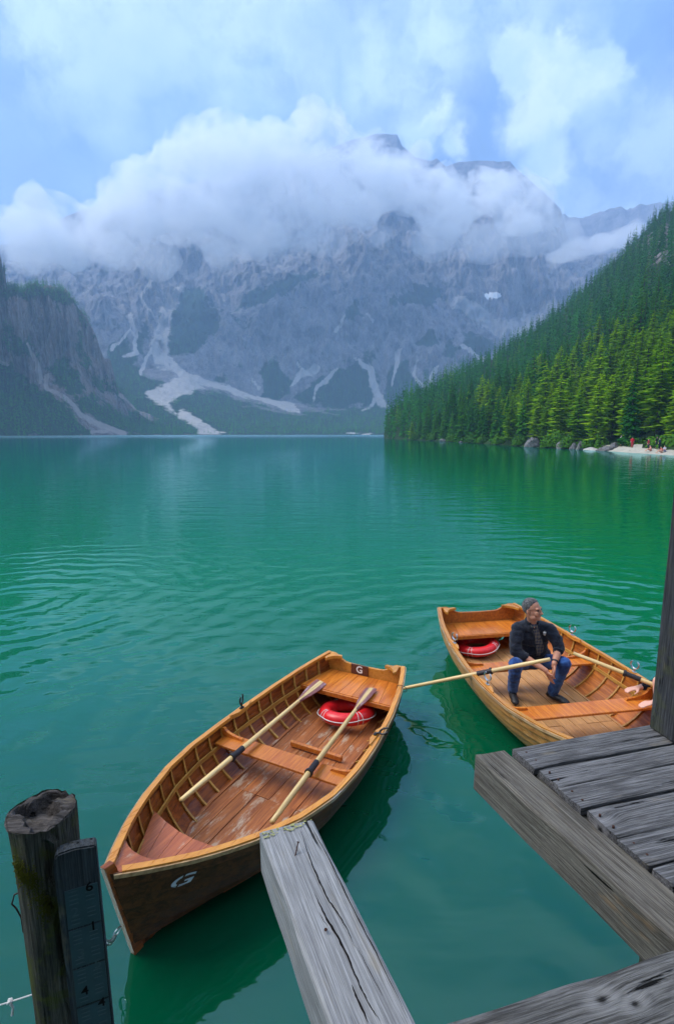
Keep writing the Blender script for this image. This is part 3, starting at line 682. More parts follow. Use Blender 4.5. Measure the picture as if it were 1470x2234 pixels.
M_RUST = flat('rusty_iron', (0.055, 0.022, 0.014), .8, .3)
M_WHITE = flat('white_paint', (0.78, 0.77, 0.74), .5, .3)
M_GPAINT = flat('faded_white_paint', (0.52, 0.54, 0.58), .5, .3)
M_RED = flat('red_vinyl', (0.66, 0.012, 0.016), .36, .5)
M_CORD = flat('white_cord', (0.62, 0.60, 0.58), .8, .2)
def weathered(name, lo, hi, green=0.0, knots=True, dark_amt=.8, bd=.012, gs=1.0, tint=(.30, .24, .15), kpts=None):
    m, t, o = newmat(name)
    tc = t.new('ShaderNodeTexCoord').outputs['Object']; rnd = t.new('ShaderNodeObjectInfo').outputs['Random']
    off = t.new('ShaderNodeCombineXYZ', {0: t.math('MULTIPLY', rnd, 11.0), 1: t.math('MULTIPLY', rnd, 5.0), 2: t.math('MULTIPLY', rnd, 3.0)}).outputs[0]
    p = t.vmath('ADD', tc, off)
    vor = t.new('ShaderNodeTexVoronoi', {'Vector': t.scalev(p, (1.0, 2.3, 1.6)), 'Scale': 1.55, 'Randomness': 1.0})
    kd = vor.outputs['Distance']
    if kpts:
        kd = None
        for kx, ky, kr in kpts:
            dv = t.vmath('LENGTH', t.vmath('MULTIPLY', t.vmath('SUBTRACT', tc, (kx, ky, 0)), (.55 / kr, 1.0 / kr, .3)), out=1); dv = t.math('MULTIPLY', t.math('ADD', dv, t.math('MULTIPLY', t.noise(tc, 40, 3, .5), .5)), .05)
            kd = dv if kd is None else t.math('MINIMUM', kd, dv)
    kn = t.smooth(kd, 0.0, .26, 1, 0) if knots else t.math('MULTIPLY', kd, 0)
    wob = t.noise(t.scalev(p, (1.2, 3, 3)), 1.6, 3, .5)
    spx = t.new('ShaderNodeSeparateXYZ', {0: p})
    yy = t.math('ADD', spx.outputs[1], t.math('ADD', t.math('MULTIPLY', wob, .014), t.math('MULTIPLY', kn, .012 if kpts else .045)))
    q = t.new('ShaderNodeCombineXYZ', {0: spx.outputs[0], 1: yy, 2: spx.outputs[2]}).outputs[0]
    g1 = t.noise(t.scalev(q, (1.1 * gs, 46 * gs, 46 * gs)), 2.6, 6, .7)
    g2 = t.noise(t.scalev(q, (2.2 * gs, 150, 150)), 2.4, 3, .65)
    cr = t.noise(t.scalev(q, (.8, 13, 13)), 2.0, 5, .6)
    blot = t.noise(t.scalev(p, (1.1, 2.6, 2.6)), 1.9, 5, .65)
    mid = tuple((a + b) / 2 for a, b in zip(lo, hi))
    c = t.mixc(t.smooth(g1, .30, .66), lo, hi)
    c = t.mixc(t.smooth(g2, .40, .66, 0, .55), c, tuple(v * .45 for v in lo))
    c = t.mixc(t.smooth(blot, .48, .72, 0, dark_amt), c, tuple(v * .33 for v in mid))
    c = t.mixc(t.smooth(blot, .22, .42, .45, 0), c, tuple(min(1, v * 1.45) for v in hi))
    c = t.mixc(t.smooth(cr, .655, .68), c, tuple(v * .12 for v in lo))
    c = t.mixc(t.smooth(t.noise(t.scalev(p, (2.5, 9, 9)), 1.1, 4, .6), .60, .72, 0, .35), c, tint)
    if knots:
        ring = t.math('MULTIPLY', t.smooth(kd, .045, .09), t.smooth(kd, .10, .2, 1, 0))
        c = t.mixc(t.math('MULTIPLY', ring, .3), c, tuple(min(1, v * 1.8) for v in hi))
        c = t.mixc(t.smooth(kd, .025, .06, .92, 0), c, tuple(v * .2 for v in lo))
    if green:
        mo = t.math('MULTIPLY', t.smooth(t.noise(tc, 7, 5, .7), .50, .66), green)
        c = t.mixc(mo, c, (.09, .10, .015))
    hgt = t.math('ADD', t.math('MULTIPLY', g1, .7), t.math('SUBTRACT', t.math('MULTIPLY', g2, .3), t.math('MULTIPLY', t.smooth(cr, .64, .68), .9)))
    principled(t, o, c, .88, .15, bump=hgt, bs=.9, bd=bd); return m
M_GREY = weathered('grey_dock_wood', (0.036, 0.035, 0.036), (0.235, 0.23, 0.235))
M_GREYB = weathered('pale_beam_wood', (0.20, 0.20, 0.205), (0.38, 0.38, 0.385), knots=False, dark_amt=.25, bd=.008)
M_BROWNB = weathered('brown_edge_beam', (0.060, 0.052, 0.043), (0.22, 0.20, 0.17), knots=True, dark_amt=.7, tint=(.38, .22, .09))
M_LOG = weathered('old_log', (0.030, 0.024, 0.018), (0.16, 0.145, 0.12), green=.75, dark_amt=.75, bd=.03)
M_LOGTOP = weathered('rotten_log_top', (0.02, 0.017, 0.016), (0.17, 0.15, 0.14), knots=False, dark_amt=.8, bd=.03, gs=.25)
M_BOARD = weathered('dark_gauge_board', (0.028, 0.032, 0.036), (0.085, 0.095, 0.105), green=.15, bd=.01)
M_SIGNPLATE = flat('pale_plate', (0.42, 0.46, 0.50), .5, .4)
M_GAUGE = flat('slate_gauge_plate', (0.035, 0.062, 0.075), .42, .5)
M_TICK = flat('worn_tick_paint', (0.07, 0.10, 0.11), .6, .3)
M_CRACK = flat('crack_shadow_wood', (0.012, 0.010, 0.010), .95, .05)
M_MOSS = flat('yellow_moss', (0.065, 0.07, 0.010), .95, .05)
M_LICHEN = flat('pale_lichen', (0.33, 0.33, 0.14), .95, .05)

def text_mesh(ch, size, ext=0.0, offset=0.0, shear=0.0):
    cu = bpy.data.curves.new('txt', 'FONT'); cu.body = ch; cu.size = size; cu.extrude = ext; cu.offset = offset; cu.align_x = 'CENTER'; cu.align_y = 'CENTER'; cu.shear = shear
    cu.resolution_u = 6
    o = bpy.data.objects.new('txt', cu); COL.objects.link(o)
    dg = bpy.context.evaluated_depsgraph_get(); me = bpy.data.meshes.new_from_object(o.evaluated_get(dg)); bpy.data.objects.remove(o); return me

# ================================================================== ROWBOATS
HB_S = [0, .06, .12, .24, .38, .48, .59, .69, .80, .88, .94, .97, 1.0]
HB_B = [.475, .545, .60, .672, .715, .722, .700, .622, .468, .318, .175, .10, .018]
def boat(name, pos, rz, Ln, kb, kz, label, cfg):
    root = empty(name, (pos[0], pos[1], 0), rz, label=label, cat='rowing boat')
    zg = lambda s: (.42 + .24 * max(0, (s - .45) / .55) ** 2 + .10 * max(0, (.45 - s) / .45) ** 2) * kz
    hb = lambda s: float(np.interp(s, HB_S, HB_B)) * kb
    zk = -0.04
    def P(s, v, off=0.0):
        """hull skin on the +y side; off>0 outward"""
        s_ = min(s, 1.0); b = hb(s_); a = v * math.pi / 2
        e = .62 + .75 * sstep(np.array(s_), .62, 1.0)
        fy = math.sin(a) ** e; fz = (1 - math.cos(a)) ** .86
        top = zg(s_); z = zk + (top - zk) * fz; y = b * fy
        x = Ln * s_ - (0.16 * (1 - fz) * s_ ** 7) + (0.09 * (1 - fz) - .09) * (1 - s_) ** 6 * 1.0
        # outward normal in the cross-section
        a2_ = min(v + .02, 1) * math.pi / 2; a1 = max(v - .02, 0.001) * math.pi / 2
        dy = b * (math.sin(a2_) ** e - math.sin(a1) ** e); dz = (top - zk) * ((1 - math.cos(a2_)) ** .86 - (1 - math.cos(a1)) ** .86)
        l = math.hypot(dy, dz) + 1e-9; ny, nz = dz / l, -dy / l
        return Vector((x, y + ny * off, z + nz * off))
    def hull_y(x, z, off=0.0):
        s = x / Ln; lo, hi = 0.01, 1.0
        for _ in range(22):
            mid_ = (lo + hi) / 2
            if P(s, mid_).z < z: lo = mid_
            else: hi = mid_
        p = P(s, lo); s2 = s + (x - p.x) / Ln; return P(min(s2, 1), lo, off)
    def mir(v, sd_): return Vector((v.x, v.y * sd_, v.z))
    NS = 30; SS = [i / NS for i in range(NS + 1)]
    vb = [0.0, .30, .42, .53, .63, .73, .83, .93, 1.0][0:9]
    vb = [0.0, .34, .47, .59, .70, .80, .90, 1.0]
    for sd_ in (1, -1):
        for k in range(len(vb) - 1):
            V, Fc = [], []
            for s in SS:
                V += [mir(P(s, vb[k], .017 if k else .004), sd_), mir(P(s, vb[k + 1], .002), sd_), mir(P(s, vb[k + 1], -.009), sd_), mir(P(s, vb[k], -.002 if k else -.007), sd_)]
                if k == 0: V[-4].y = 0; V[-1].y = 0
                mid_ = None
            for i in range(NS):
                a, b = i * 4, i * 4 + 4
                for q in range(4): Fc.append((a + q, a + (q + 1) % 4, b + (q + 1) % 4, b + q))
            Fc += [(0, 1, 2, 3), (NS * 4 + 3, NS * 4 + 2, NS * 4 + 1, NS * 4)]
            if sd_ < 0: Fc = [f[::-1] for f in Fc]
            me = pydata('strake', V, Fc); me.materials.append(cfg['hull']); me.materials.append(cfg['out'])
            for pi, f in enumerate(me.polygons):
                if pi < NS * 4 and pi % 4 == 0: f.material_index = 1
            link('strake', me, None, root, smooth=False)
        # ribs
        n = cfg['ribs']
        for i in range(n):
            s = .05 + .90 * i / (n - 1); vs = [0.22 + .755 * q / 9 for q in range(10)]; w = .009; V, Fc = [], []
            ds = w / Ln
            for v in vs:
                V += [mir(P(s - ds, v, -.009), sd_), mir(P(s + ds, v, -.009), sd_), mir(P(s + ds, v, -.026), sd_), mir(P(s - ds, v, -.026), sd_)]
            for j in range(9):
                for q in range(4): Fc.append((j * 4 + q, j * 4 + (q + 1) % 4, j * 4 + 4 + (q + 1) % 4, j * 4 + 4 + q))
            Fc += [(3, 2, 1, 0), (36, 37, 38, 39)]
            link('rib', pydata('rib', V, Fc), M_RIB, root)
        # gunwale cap, rub rail, riser (thin stringer inside)
        def rail(nm, y0, y1, z0, z1, s0, s1, mat, vv=1.0, steps=30):
            V, Fc = [], []
            for i in range(steps + 1):
                s = s0 + (s1 - s0) * i / steps; p = P(s, vv)
                p2 = P(min(s + .01, 1), vv); p1 = P(max(s - .01, 0), vv); d_ = (p2 - p1); d_.z = 0; d_.normalize(); nn = Vector((-d_.y, d_.x, 0))
                if nn.y < 0: nn = -nn
                for yo, zo in ((y0, z0), (y1, z0), (y1, z1), (y0, z1)):
                    q = p + nn * yo + Vector((0, 0, zo)); 
                    if q.y < .004: q = q.lerp(Vector((q.x, .004, q.z)), 1)
                    V.append(mir(q, sd_))
            for i in range(steps):
                for q in range(4): Fc.append((i * 4 + q, i * 4 + (q + 1) % 4, i * 4 + 4 + (q + 1) % 4, i * 4 + 4 + q))
            Fc += [(3, 2, 1, 0), tuple(steps * 4 + q for q in range(4))]
            me = pydata(nm, V, Fc)
            bm = bmesh.new(); bm.from_mesh(me); bmesh.ops.recalc_face_normals(bm, faces=bm.faces[:]); bm.to_mesh(me); bm.free()
            return link(nm, me, mat, root)
        rail('gunwale', -.036, .006, -.020, .012, 0, .985, M_AMBER)
        rail('rubbing_strake', .009, .020, -.022, .002, 0, .995, M_RUB)
        vr = .74
        rail('riser', -.038, -.026, -.018, .022, .05, .93, M_RIB, vr)
    # stem post
    pr = [(P(1, v).x, P(1, v).z) for v in (0, .3, .5, .7, .85, 1.0)]
    out = [(x + .018, z) for x, z in pr] + [(pr[-1][0] + .03, pr[-1][1] + .055)] + [(pr[-1][0] - .035, pr[-1][1] + .045)] + [(x - .05, z) for x, z in pr[::-1]]
    bm = bmesh.new(); prism(bm, out, -.020, .020, Matrix(((1, 0, 0, 0), (0, 0, 1, 0), (0, 1, 0, 0), (0, 0, 0, 1)))); 
    bmesh.ops.bevel(bm, geom=bm.edges[:], offset=.004, segments=1, affect='EDGES')
    link('stem_post', bm_mesh('stem_post', bm), M_HULL_G if cfg.get('darkstem', 1) else cfg['out'], root)
    # transom with scooped top
    b0 = hb(0); zt = zg(0); xs = lambda z: 0.0
    n = 15; pts = [(P(0, v).y, P(0, v).z) for v in [i / 12 for i in range(13)]]
    top = []
    for i in range(21):
        y = b0 * (1 - 2 * i / 20); f = abs(y) / b0; top.append((y, zt + .012 - .085 * (1 - float(sstep(np.array(f), .50, .80)))  - .012 * (1 - f)))
    outl = [(y, z) for y, z in pts] + top[1:-1] + [(-y, z) for y, z in pts[::-1]][:-1]
    bm = bmesh.new(); MT = Matrix(((0, 0, 1, 0), (1, 0, 0, 0), (0, 1, 0, 0), (0, 0, 0, 1)))
    prism(bm, outl, -.085, -.055, MT)
    bmesh.ops.bevel(bm, geom=[e for e in bm.edges], offset=.003, segments=1, affect='EDGES')
    tr = link('transom', bm_mesh('transom', bm), cfg['transom'], root)
    # quarter knees
    for sd_ in (1, -1):
        k_ = .13 * kb; o_ = [(0, 0), (k_, 0)] + [(k_ * (1 - math.sin(q)) + .03, -k_ * (1 - math.cos(q)) - .03) for q in [math.pi / 2 * i / 6 for i in range(7)]] + [(0, -k_ - .01)]
        o_ = [(x - .052, (b0 - .052 + .10 * max(0, x) * 1.2 + y) * sd_) for x, y in o_]
        bm = bmesh.new(); prism(bm, o_, zt - .028, zt + .006); link('quarter_knee', bm_mesh('quarter_knee', bm), M_AMBER, root)
    # floorboards
    def inside_y(x, z): return abs(hull_y(x, z, -.03).y)
    fw = cfg['floorw']; nb = cfg['floorn']; x0, x1 = .06 * Ln, cfg['floorend'] * Ln; seam = cfg['seam'] * Ln; zf = .052
    for k in range(nb):
        ya, yb = -fw + 2 * fw * k / nb + .003, -fw + 2 * fw * (k + 1) / nb - .003
        for (xa, xb) in ((x0, seam - .002), (seam + .002, x1)):
            stp = [xa + (xb - xa) * i / 8 for i in range(9)]; bm = bmesh.new(); L1, L2 = [], []
            for x in stp:
                lim = min(fw, inside_y(x, zf + .01) - .0)
                L1.append((x, max(-lim, min(lim, ya)))); L2.append((x, max(-lim, min(lim, yb))))
            good = [i for i in range(9) if L2[i][1] - L1[i][1] > .012]
            if len(good) < 2: continue
            L1 = [L1[i] for i in good]; L2 = [L2[i] for i in good]
            dz_ = rgt.uniform(-.003, .003)
            prism(bm, L1 + L2[::-1], zf - .012 + dz_, zf + .004 + dz_); link('floorboard', bm_mesh('floorboard', bm), cfg['floor'], root)
    for sd_ in (1, -1):
        bm = bmesh.new(); L1 = []; L2 = []
        for i in range(9):
            x = x0 + (x1 - x0) * i / 8; lim = min(fw, inside_y(x, zf + .01)); L1.append((x, (lim) * sd_)); L2.append((x, (lim + .028) * sd_))
        prism(bm, L1 + L2[::-1], zf - .01, zf + .012); link('floor_edge_strip', bm_mesh('floor_edge_strip', bm), cfg['floor'], root)
    # thwarts with knees
    for (xa, xb) in cfg['thwarts']:
        zt_ = cfg['seatz']; n_ = 6; A_ = []; B_ = []
        ya = inside_y((xa + xb) / 2, zt_) - .004
        bm = bmesh.new(); add_box(bm, ((xa + xb) / 2, 0, zt_), (xb - xa, 2 * ya, .026), .004); link('thwart', bm_mesh('thwart', bm), M_THWART, root)
        for sd_ in (1, -1):
            top_ = zg((xa + xb) / 2 / Ln) - .03; yo = inside_y((xa + xb) / 2, top_); h_ = top_ - zt_ - .014; w_ = .24 * kb
            o_ = [(yo, zt_ + .014), (yo, top_)] + [(yo - .035 - (w_ - .05) * (1 - math.cos(q)), top_ - (h_ - .022) * math.sin(q)) for q in [math.pi / 2 * i / 7 for i in range(8)]] + [(yo - w_, zt_ + .014)]
            o_ = [(y * sd_, z) for y, z in o_]; xm = xa + .035
            bm = bmesh.new(); prism(bm, o_, xm, xm + .028, Matrix(((0, 0, 1, 0), (1, 0, 0, 0), (0, 1, 0, 0), (0, 0, 0, 1)))); link('thwart_knee', bm_mesh('thwart_knee', bm), M_THWART, root)
    # stern seat of fore-and-aft boards with a front rail
    zs_, xs_ = cfg['seatz'] + .02, cfg['sternseat']; nbs = 7; yb_ = inside_y(xs_, zs_) - .012; y0_ = inside_y(.0, zs_) - .012
    for k in range(nbs):
        fa, fb = -1 + 2 * k / nbs, -1 + 2 * (k + 1) / nbs
        bm = bmesh.new(); prism(bm, [(-.05, fa * y0_ + .002), (xs_, fa * yb_ + .002), (xs_, fb * yb_ - .002), (-.05, fb * y0_ - .002)], zs_ - .009, zs_ + .009)
        link('stern_seat_board', bm_mesh('stern_seat_board', bm), M_THWART, root)
    bm = bmesh.new(); add_box(bm, (xs_ + .006, 0, zs_ - .022), (.022, 2 * yb_, .05), .003); link('seat_rail', bm_mesh('seat_rail', bm), M_THWART, root)
    # bow seat planks, breasthook
    if cfg.get('bowseat'):
        xa, xb = cfg['bowseat']; zb = cfg['seatz'] + .06; nbw = 6; ya = inside_y(xa, zb)
        for k in range(nbw):
            fa, fb = -1 + 2 * k / nbw, -1 + 2 * (k + 1) / nbw; o1, o2 = [], []
            for i in range(9):
                f = i / 8
                def yy(fv): 
                    xst = xa + .10 * (1 - abs(2 * 0.5 - 1)) * 0 + (xb - xa) * f; xst = xst + (1 - f) * (.075 * (1 - min(1, abs(fv)) ** 2) - .0)
                    return xst, fv * (inside_y(xst, zb) - .006)
                o1.append(yy(fa)); o2.append(yy(fb))
            o1 = [(x, y + .0015) for x, y in o1]; o2 = [(x, y - .0015) for x, y in o2[::-1]]
            bm = bmesh.new(); prism(bm, o1 + o2, zb - .012, zb + .006); link('bow_seat_plank', bm_mesh('bow_seat_plank', bm), M_DECKRED, root)
    xa = cfg['breast']; zb = zg(xa / Ln) - .012; o_ = []
    N_ = 8
    for i in range(N_ + 1):
        f = i / N_; x = xa + (Ln * .985 - xa) * f; o_.append((x, P(x / Ln, 1).y - .045 * (1 - f)))
    q_ = [(x, -y) for x, y in o_[::-1]]; y0b = o_[0][1]
    con = [(xa + .055 * (1 - (2 * i / 6 - 1) ** 2), -y0b + 2 * y0b * i / 6) for i in range(1, 6)]
    V = [(x, y, zg(x / Ln) - .024) for x, y in o_ + q_ + con] ; n = len(V); V += [(x, y, z + .016) for x, y, z in V]
    Fc = [tuple(range(n))[::-1], tuple(range(n, 2 * n))] + [(k, (k + 1) % n, n + (k + 1) % n, n + k) for k in range(n)]
    link('breasthook', pydata('breasthook', V, Fc), M_DECKRED, root)
    if cfg.get('stretcher'):
        bm = bmesh.new(); add_box(bm, (cfg['stretcher'], .04, .095), (.034, .56, .055), .006); link('foot_stretcher', bm_mesh('foot_stretcher', bm), M_THWART, root)
    # rowlocks on raised pads
    for (x, sd_, lying) in cfg['rowlocks']:
        s = x / Ln; p = P(s, 1.0); p = Vector((p.x, (p.y - .032) * sd_, p.z + .013))
        bm = bmesh.new(); o_ = [(-.16, -.012), (.16, -.012), (.16, .0), (.07, .03), (-.07, .03), (-.16, .0)]
        o_ = [(p.x + u, p.y - (v - .0) * sd_) for u, v in o_]; prism(bm, o_, p.z - .03, p.z + .012); pad = link('rowlock_pad', bm_mesh('rowlock_pad', bm), M_AMBER, root)
        mt = cfg['metal']; bm = bmesh.new(); add_box(bm, (p.x, p.y - .008 * sd_, p.z + .018), (.05, .028, .012), .003)
        bse = link('rowlock', bm_mesh('rowlock', bm), mt, root)
        bm = bmesh.new(); add_tube(bm, [(0, 0, 0), (0, 0, .03)], .007, 6)
        add_tube(bm, [(.033 * math.cos(q), 0, .062 + .033 * math.sin(q)) for q in [R(-235) + R(290) * i / 14 for i in range(15)]], [.0045] + [.0065] * 13 + [.0045], 6)
        ho = link('rowlock_horns', bm_mesh('rowlock_horns', bm), mt, bse); ho.location = (p.x, p.y - .008 * sd_, p.z + .02); ho.rotation_euler = (R(-70 * sd_) if lying else 0, 0, R(cfg.get('hornrot', 20))); ho.scale = (1.35, 1.35, 1.35)
    return root, P, hull_y, zg, hb
ST1 = (0.288, 5.692); RZ1 = math.atan2(-.889, -.457); L1 = 3.447
G, GP, GHY, GZG, GHB = boat('rowing_boat', ST1, RZ1, L1, 1.0, 1.0, 'empty varnished mahogany rowing boat marked G with its bow towards the grey post', dict(
    hull=M_HULL_G, out=M_HULL_DARK, transom=M_AMBER, ribs=18, floorw=.40, floorn=6, floorend=.80, seam=.545, floor=M_FLOOR_G, thwarts=[(1.57, 1.76)], seatz=.30,
    sternseat=.44, bowseat=(2.70, 3.30), breast=3.17, stretcher=1.15, rowlocks=[(1.35, -1, False), (1.18, 1, True)], metal=M_IRON))
# plate with the letter on the transom
bm = bmesh.new(); add_box(bm, (-.048, -.055, .392), (.010, .215, .120), .002); pl_ = link('name_plate', bm_mesh('name_plate', bm), M_PLATE, G)
tm = text_mesh('G', .115, .0008, .0022); lt = link('letter', tm, M_WHITE, pl_); lt.rotation_euler = (R(90), 0, R(90)); lt.location = (-.0415, -.055, .392)
# stencilled letter on the bow, following the planking
tm = text_mesh('G', .17, 0.0, .003, .25); bm = bmesh.new(); bm.from_mesh(tm); bpy.data.meshes.remove(tm)
for nrm, co_ in (((1, -.35, 0), (.0, .0, 0)),):
    g_ = bmesh.ops.bisect_plane(bm, geom=bm.verts[:] + bm.edges[:] + bm.faces[:], plane_co=(.006, 0, 0), plane_no=(1, -.3, 0))
    g_ = bmesh.ops.bisect_plane(bm, geom=bm.verts[:] + bm.edges[:] + bm.faces[:], plane_co=(-.006, 0, 0), plane_no=(1, -.3, 0))
dele = [f for f in bm.faces if abs((f.calc_center_median().x) - .3 * f.calc_center_median().y) < .0058]
bmesh.ops.delete(bm, geom=dele, context='FACES')
bmesh.ops.triangulate(bm, faces=bm.faces[:]); bmesh.ops.subdivide_edges(bm, edges=[e for e in bm.edges if e.calc_length() > .03], cuts=2)
for v in bm.verts:
    x, y = v.co.x, v.co.y; v.co = GHY(3.14 - x * .95, .445 + y * .62 - x * .0, .0165)
link('letter', bm_mesh('letter', bm), M_GPAINT, G)
# mooring eye on the stem
bm = bmesh.new(); cx_ = GP(1, .62); add_tube(bm, [(cx_.x + .045 + .028 * math.cos(q), .0 + .028 * math.sin(q) * .35, cx_.z - .06 + .028 * math.sin(q)) for q in [6.283 * i / 14 for i in range(14)]] + [(cx_.x + .073, 0, cx_.z - .06)], .005, 6)
link('mooring_ring', bm_mesh('mooring_ring', bm), M_CHROME, G)

ST2 = (2.064, 7.357); RZ2 = math.atan2(-.986, .165); L2 = 4.28
B, BP, BHY, BZG, BHB = boat('rowing_boat', ST2, RZ2, L2, 1.24, 1.15, 'honey coloured rowing boat carrying the seated man beside the dock', dict(
    hull=M_HULL_H, out=M_HULL_OUT, transom=M_HULL_H, ribs=19, floorw=.52, floorn=7, floorend=.82, seam=.52, floor=M_FLOOR_H, thwarts=[(1.26, 1.48), (2.30, 2.53)], seatz=.34,
    sternseat=.42, bowseat=(3.45, 4.1), breast=3.95, rowlocks=[(1.05, -1, False), (1.05, 1, False), (2.08, -1, False), (2.08, 1, False)], metal=M_CHROME, darkstem=0))

# ---- oars
def oar(pos, axis_to, length, label, up=(0, 0, 1), collar=.72, roll=0.0, blade=True):
    """local +x runs from handle (0) to blade tip (length)"""
    o = empty('oar', pos, label=label, cat='oar', group='wooden oars of the rowing boats')
    x = Vector(axis_to).normalized(); z = Vector(up); y = z.cross(x).normalized(); z = x.cross(y)
    Mx = Matrix((x, y, z)).transposed() @ Matrix.Rotation(roll, 3, 'X'); o.rotation_euler = Mx.to_euler()
    bl = .50; n = 14
    link('shaft', tube_mesh('shaft', [(length * i / n * (1 - bl / length * .75), 0, 0) for i in range(n + 1)], [.019, .0205] + [.0225] * 6 + [.022, .021, .0205, .020, .0195, .018, .016], 10), M_OAR, o, smooth=True)
    link('leather_collar', tube_mesh('leather_collar', [(collar, 0, 0), (collar + .16, 0, 0)], .0265, 12), M_LEATHER, o, smooth=False)
    link('collar_ring', tube_mesh('collar_ring', [(collar - .004, 0, 0), (collar + .018, 0, 0)], .036, 12), M_LEATHER, o)
    x0 = length - bl; st_ = [(0, .020), (.08, .030), (.18, .048), (.30, .062), (.42, .066), (.5, .062)]
    V, Fc = [], []
    for d_, w in st_:
        th = .013 * (1 - d_ / .62) + .003
        V += [(x0 + d_, -w, -th * .4), (x0 + d_, -w * .42, -th), (x0 + d_, w * .42, -th), (x0 + d_, w, -th * .4), (x0 + d_, w, th * .4), (x0 + d_, w * .42, th), (x0 + d_, -w * .42, th), (x0 + d_, -w, th * .4)]
    for i in range(len(st_) - 1):
        for q in range(8): Fc.append((i * 8 + q, i * 8 + (q + 1) % 8, i * 8 + 8 + (q + 1) % 8, i * 8 + 8 + q))
    Fc += [tuple(range(8))[::-1], tuple(range(40, 48))]
    bmx = pydata('blade', V, Fc); b_ = link('blade', bmx, M_BLADE, o)
    bm = bmesh.new()
    for sg in (1, -1):
        r_ = []
        for d_, w in st_:
            th = (.013 * (1 - d_ / .62) + .003) + .0012; r_.append((bm.verts.new((x0 + d_, -w * .36, th * sg)), bm.verts.new((x0 + d_, w * .36, th * sg))))
        for a_, c_ in zip(r_, r_[1:]): bm.faces.new((a_[0], a_[1], c_[1], c_[0]))
    link('blade_stripe', bm_mesh('blade_stripe', bm), M_OAR, b_)
    return o
Gm = Matrix.Translation((ST1[0], ST1[1], 0)) @ Matrix.Rotation(RZ1, 4, 'Z'); Bm = Matrix.Translation((ST2[0], ST2[1], 0)) @ Matrix.Rotation(RZ2, 4, 'Z')
def gw(x, y, z): return Gm @ Vector((x, y, z))
def bw(x, y, z): return Bm @ Vector((x, y, z))
p, q = gw(2.545, -.325, .385), gw(.335, -.345, .350); oar(p, q - p, (q - p).length, 'oar lying in the G boat on its left side, blade on the stern seat', roll=.25, collar=.60)
p, q = gw(2.42, .405, .385), gw(.225, .215, .352); oar(p, q - p, (q - p).length, 'oar lying in the G boat across the red lifebuoy', roll=-.1, collar=.60)
# the rower's oars
p = at(1201, 1449, .80); c_ = bw(2.075, -.70, .585); p = Vector((2.19, 5.14, .80)); ax_ = (at(868, 1504, .14) - p)
oar(p, ax_, 2.22, 'oar held out over the water between the two boats', collar=.62, roll=.5)
p = at(1250, 1425, .66); ax_ = at(1357, 1463, .60) - p; oar(p, ax_ + Vector((0, 0, -.02)), 2.3, 'oar pointing right out of the manned boat behind the dock post', collar=.52, roll=.3)

# ---- lifebuoys
def lifebuoy(loc, rot, label, Rm=.225, rm=.072):
    o = empty('lifebuoy', loc, label=label, cat='lifebuoy'); o.rotation_euler = rot
    n, k = 48, 14; V = []; Fc = []
    for i in range(n):
        a_ = 6.283185 * i / n; bulge = 1 + .07 * math.sin(a_ * 4 + .7) * .3
        pinch = 1 - .10 * math.exp(-((((a_ + .4) % (math.pi / 2)) - .4) / .07) ** 2)
        for j in range(k):
            b_ = 6.283185 * j / k; r_ = rm * bulge * pinch; V.append(((Rm + r_ * math.cos(b_)) * math.cos(a_), (Rm + r_ * math.cos(b_)) * math.sin(a_), r_ * math.sin(b_) * .92))
    for i in range(n):
        for j in range(k): Fc.append((i * k + j, ((i + 1) % n) * k + j, ((i + 1) % n) * k + (j + 1) % k, i * k + (j + 1) % k))
    link('ring', pydata('ring', V, Fc), M_RED, o, smooth=True)
    pts = []
    for i in range(97):
        a_ = 6.283185 * i / 96; sag = abs(math.sin(a_ * 2)) * .010; pts.append(((Rm + rm + .004 + sag) * math.cos(a_), (Rm + rm + .004 + sag) * math.sin(a_), .006 - .010 * abs(math.sin(2 * a_))))
    link('grab_line', tube_mesh('grab_line', pts, .0048, 6), M_CORD, o, smooth=True)
    for q in range(4):
        a0 = math.pi / 2 * q; 
        for dq in (-.12, .12):
            bp = []
            for j in range(9):
                b_ = R(-60) + R(150) * j / 8; r_ = rm * .97; aa = a0 + dq * (1 - .5 * j / 8)
                bp.append(((Rm + r_ * math.cos(b_)) * math.cos(aa), (Rm + r_ * math.cos(b_)) * math.sin(aa), r_ * math.sin(b_) * .92))
            link('line_loop', tube_mesh('line_loop', bp, .0038, 5), M_CORD, o)
    return o
c_ = gw(.475, .035, .155); lifebuoy(c_, (R(-9), R(4), .5), 'red lifebuoy tucked under the stern seat of the G boat')
c_ = bw(.30, -.16, .16); lifebuoy(c_, (R(-6), R(-4), 1.0), 'red lifebuoy half hidden under the stern seat of the manned boat')
# thin loop of cord round the G boat's rail
s_ = .10; p_ = GP(s_, 1.0)
link('rope_loop', tube_mesh('rope_loop', [gw(p_.x + .02 * math.sin(q), p_.y + .005 + .055 * math.cos(q), p_.z - .012 + .045 * math.sin(q)) for q in [6.283 * i / 20 for i in range(21)]], .0035, 6), M_RUST, None, label='thin wire loop round the right stern rail of the G boat', cat='rope')

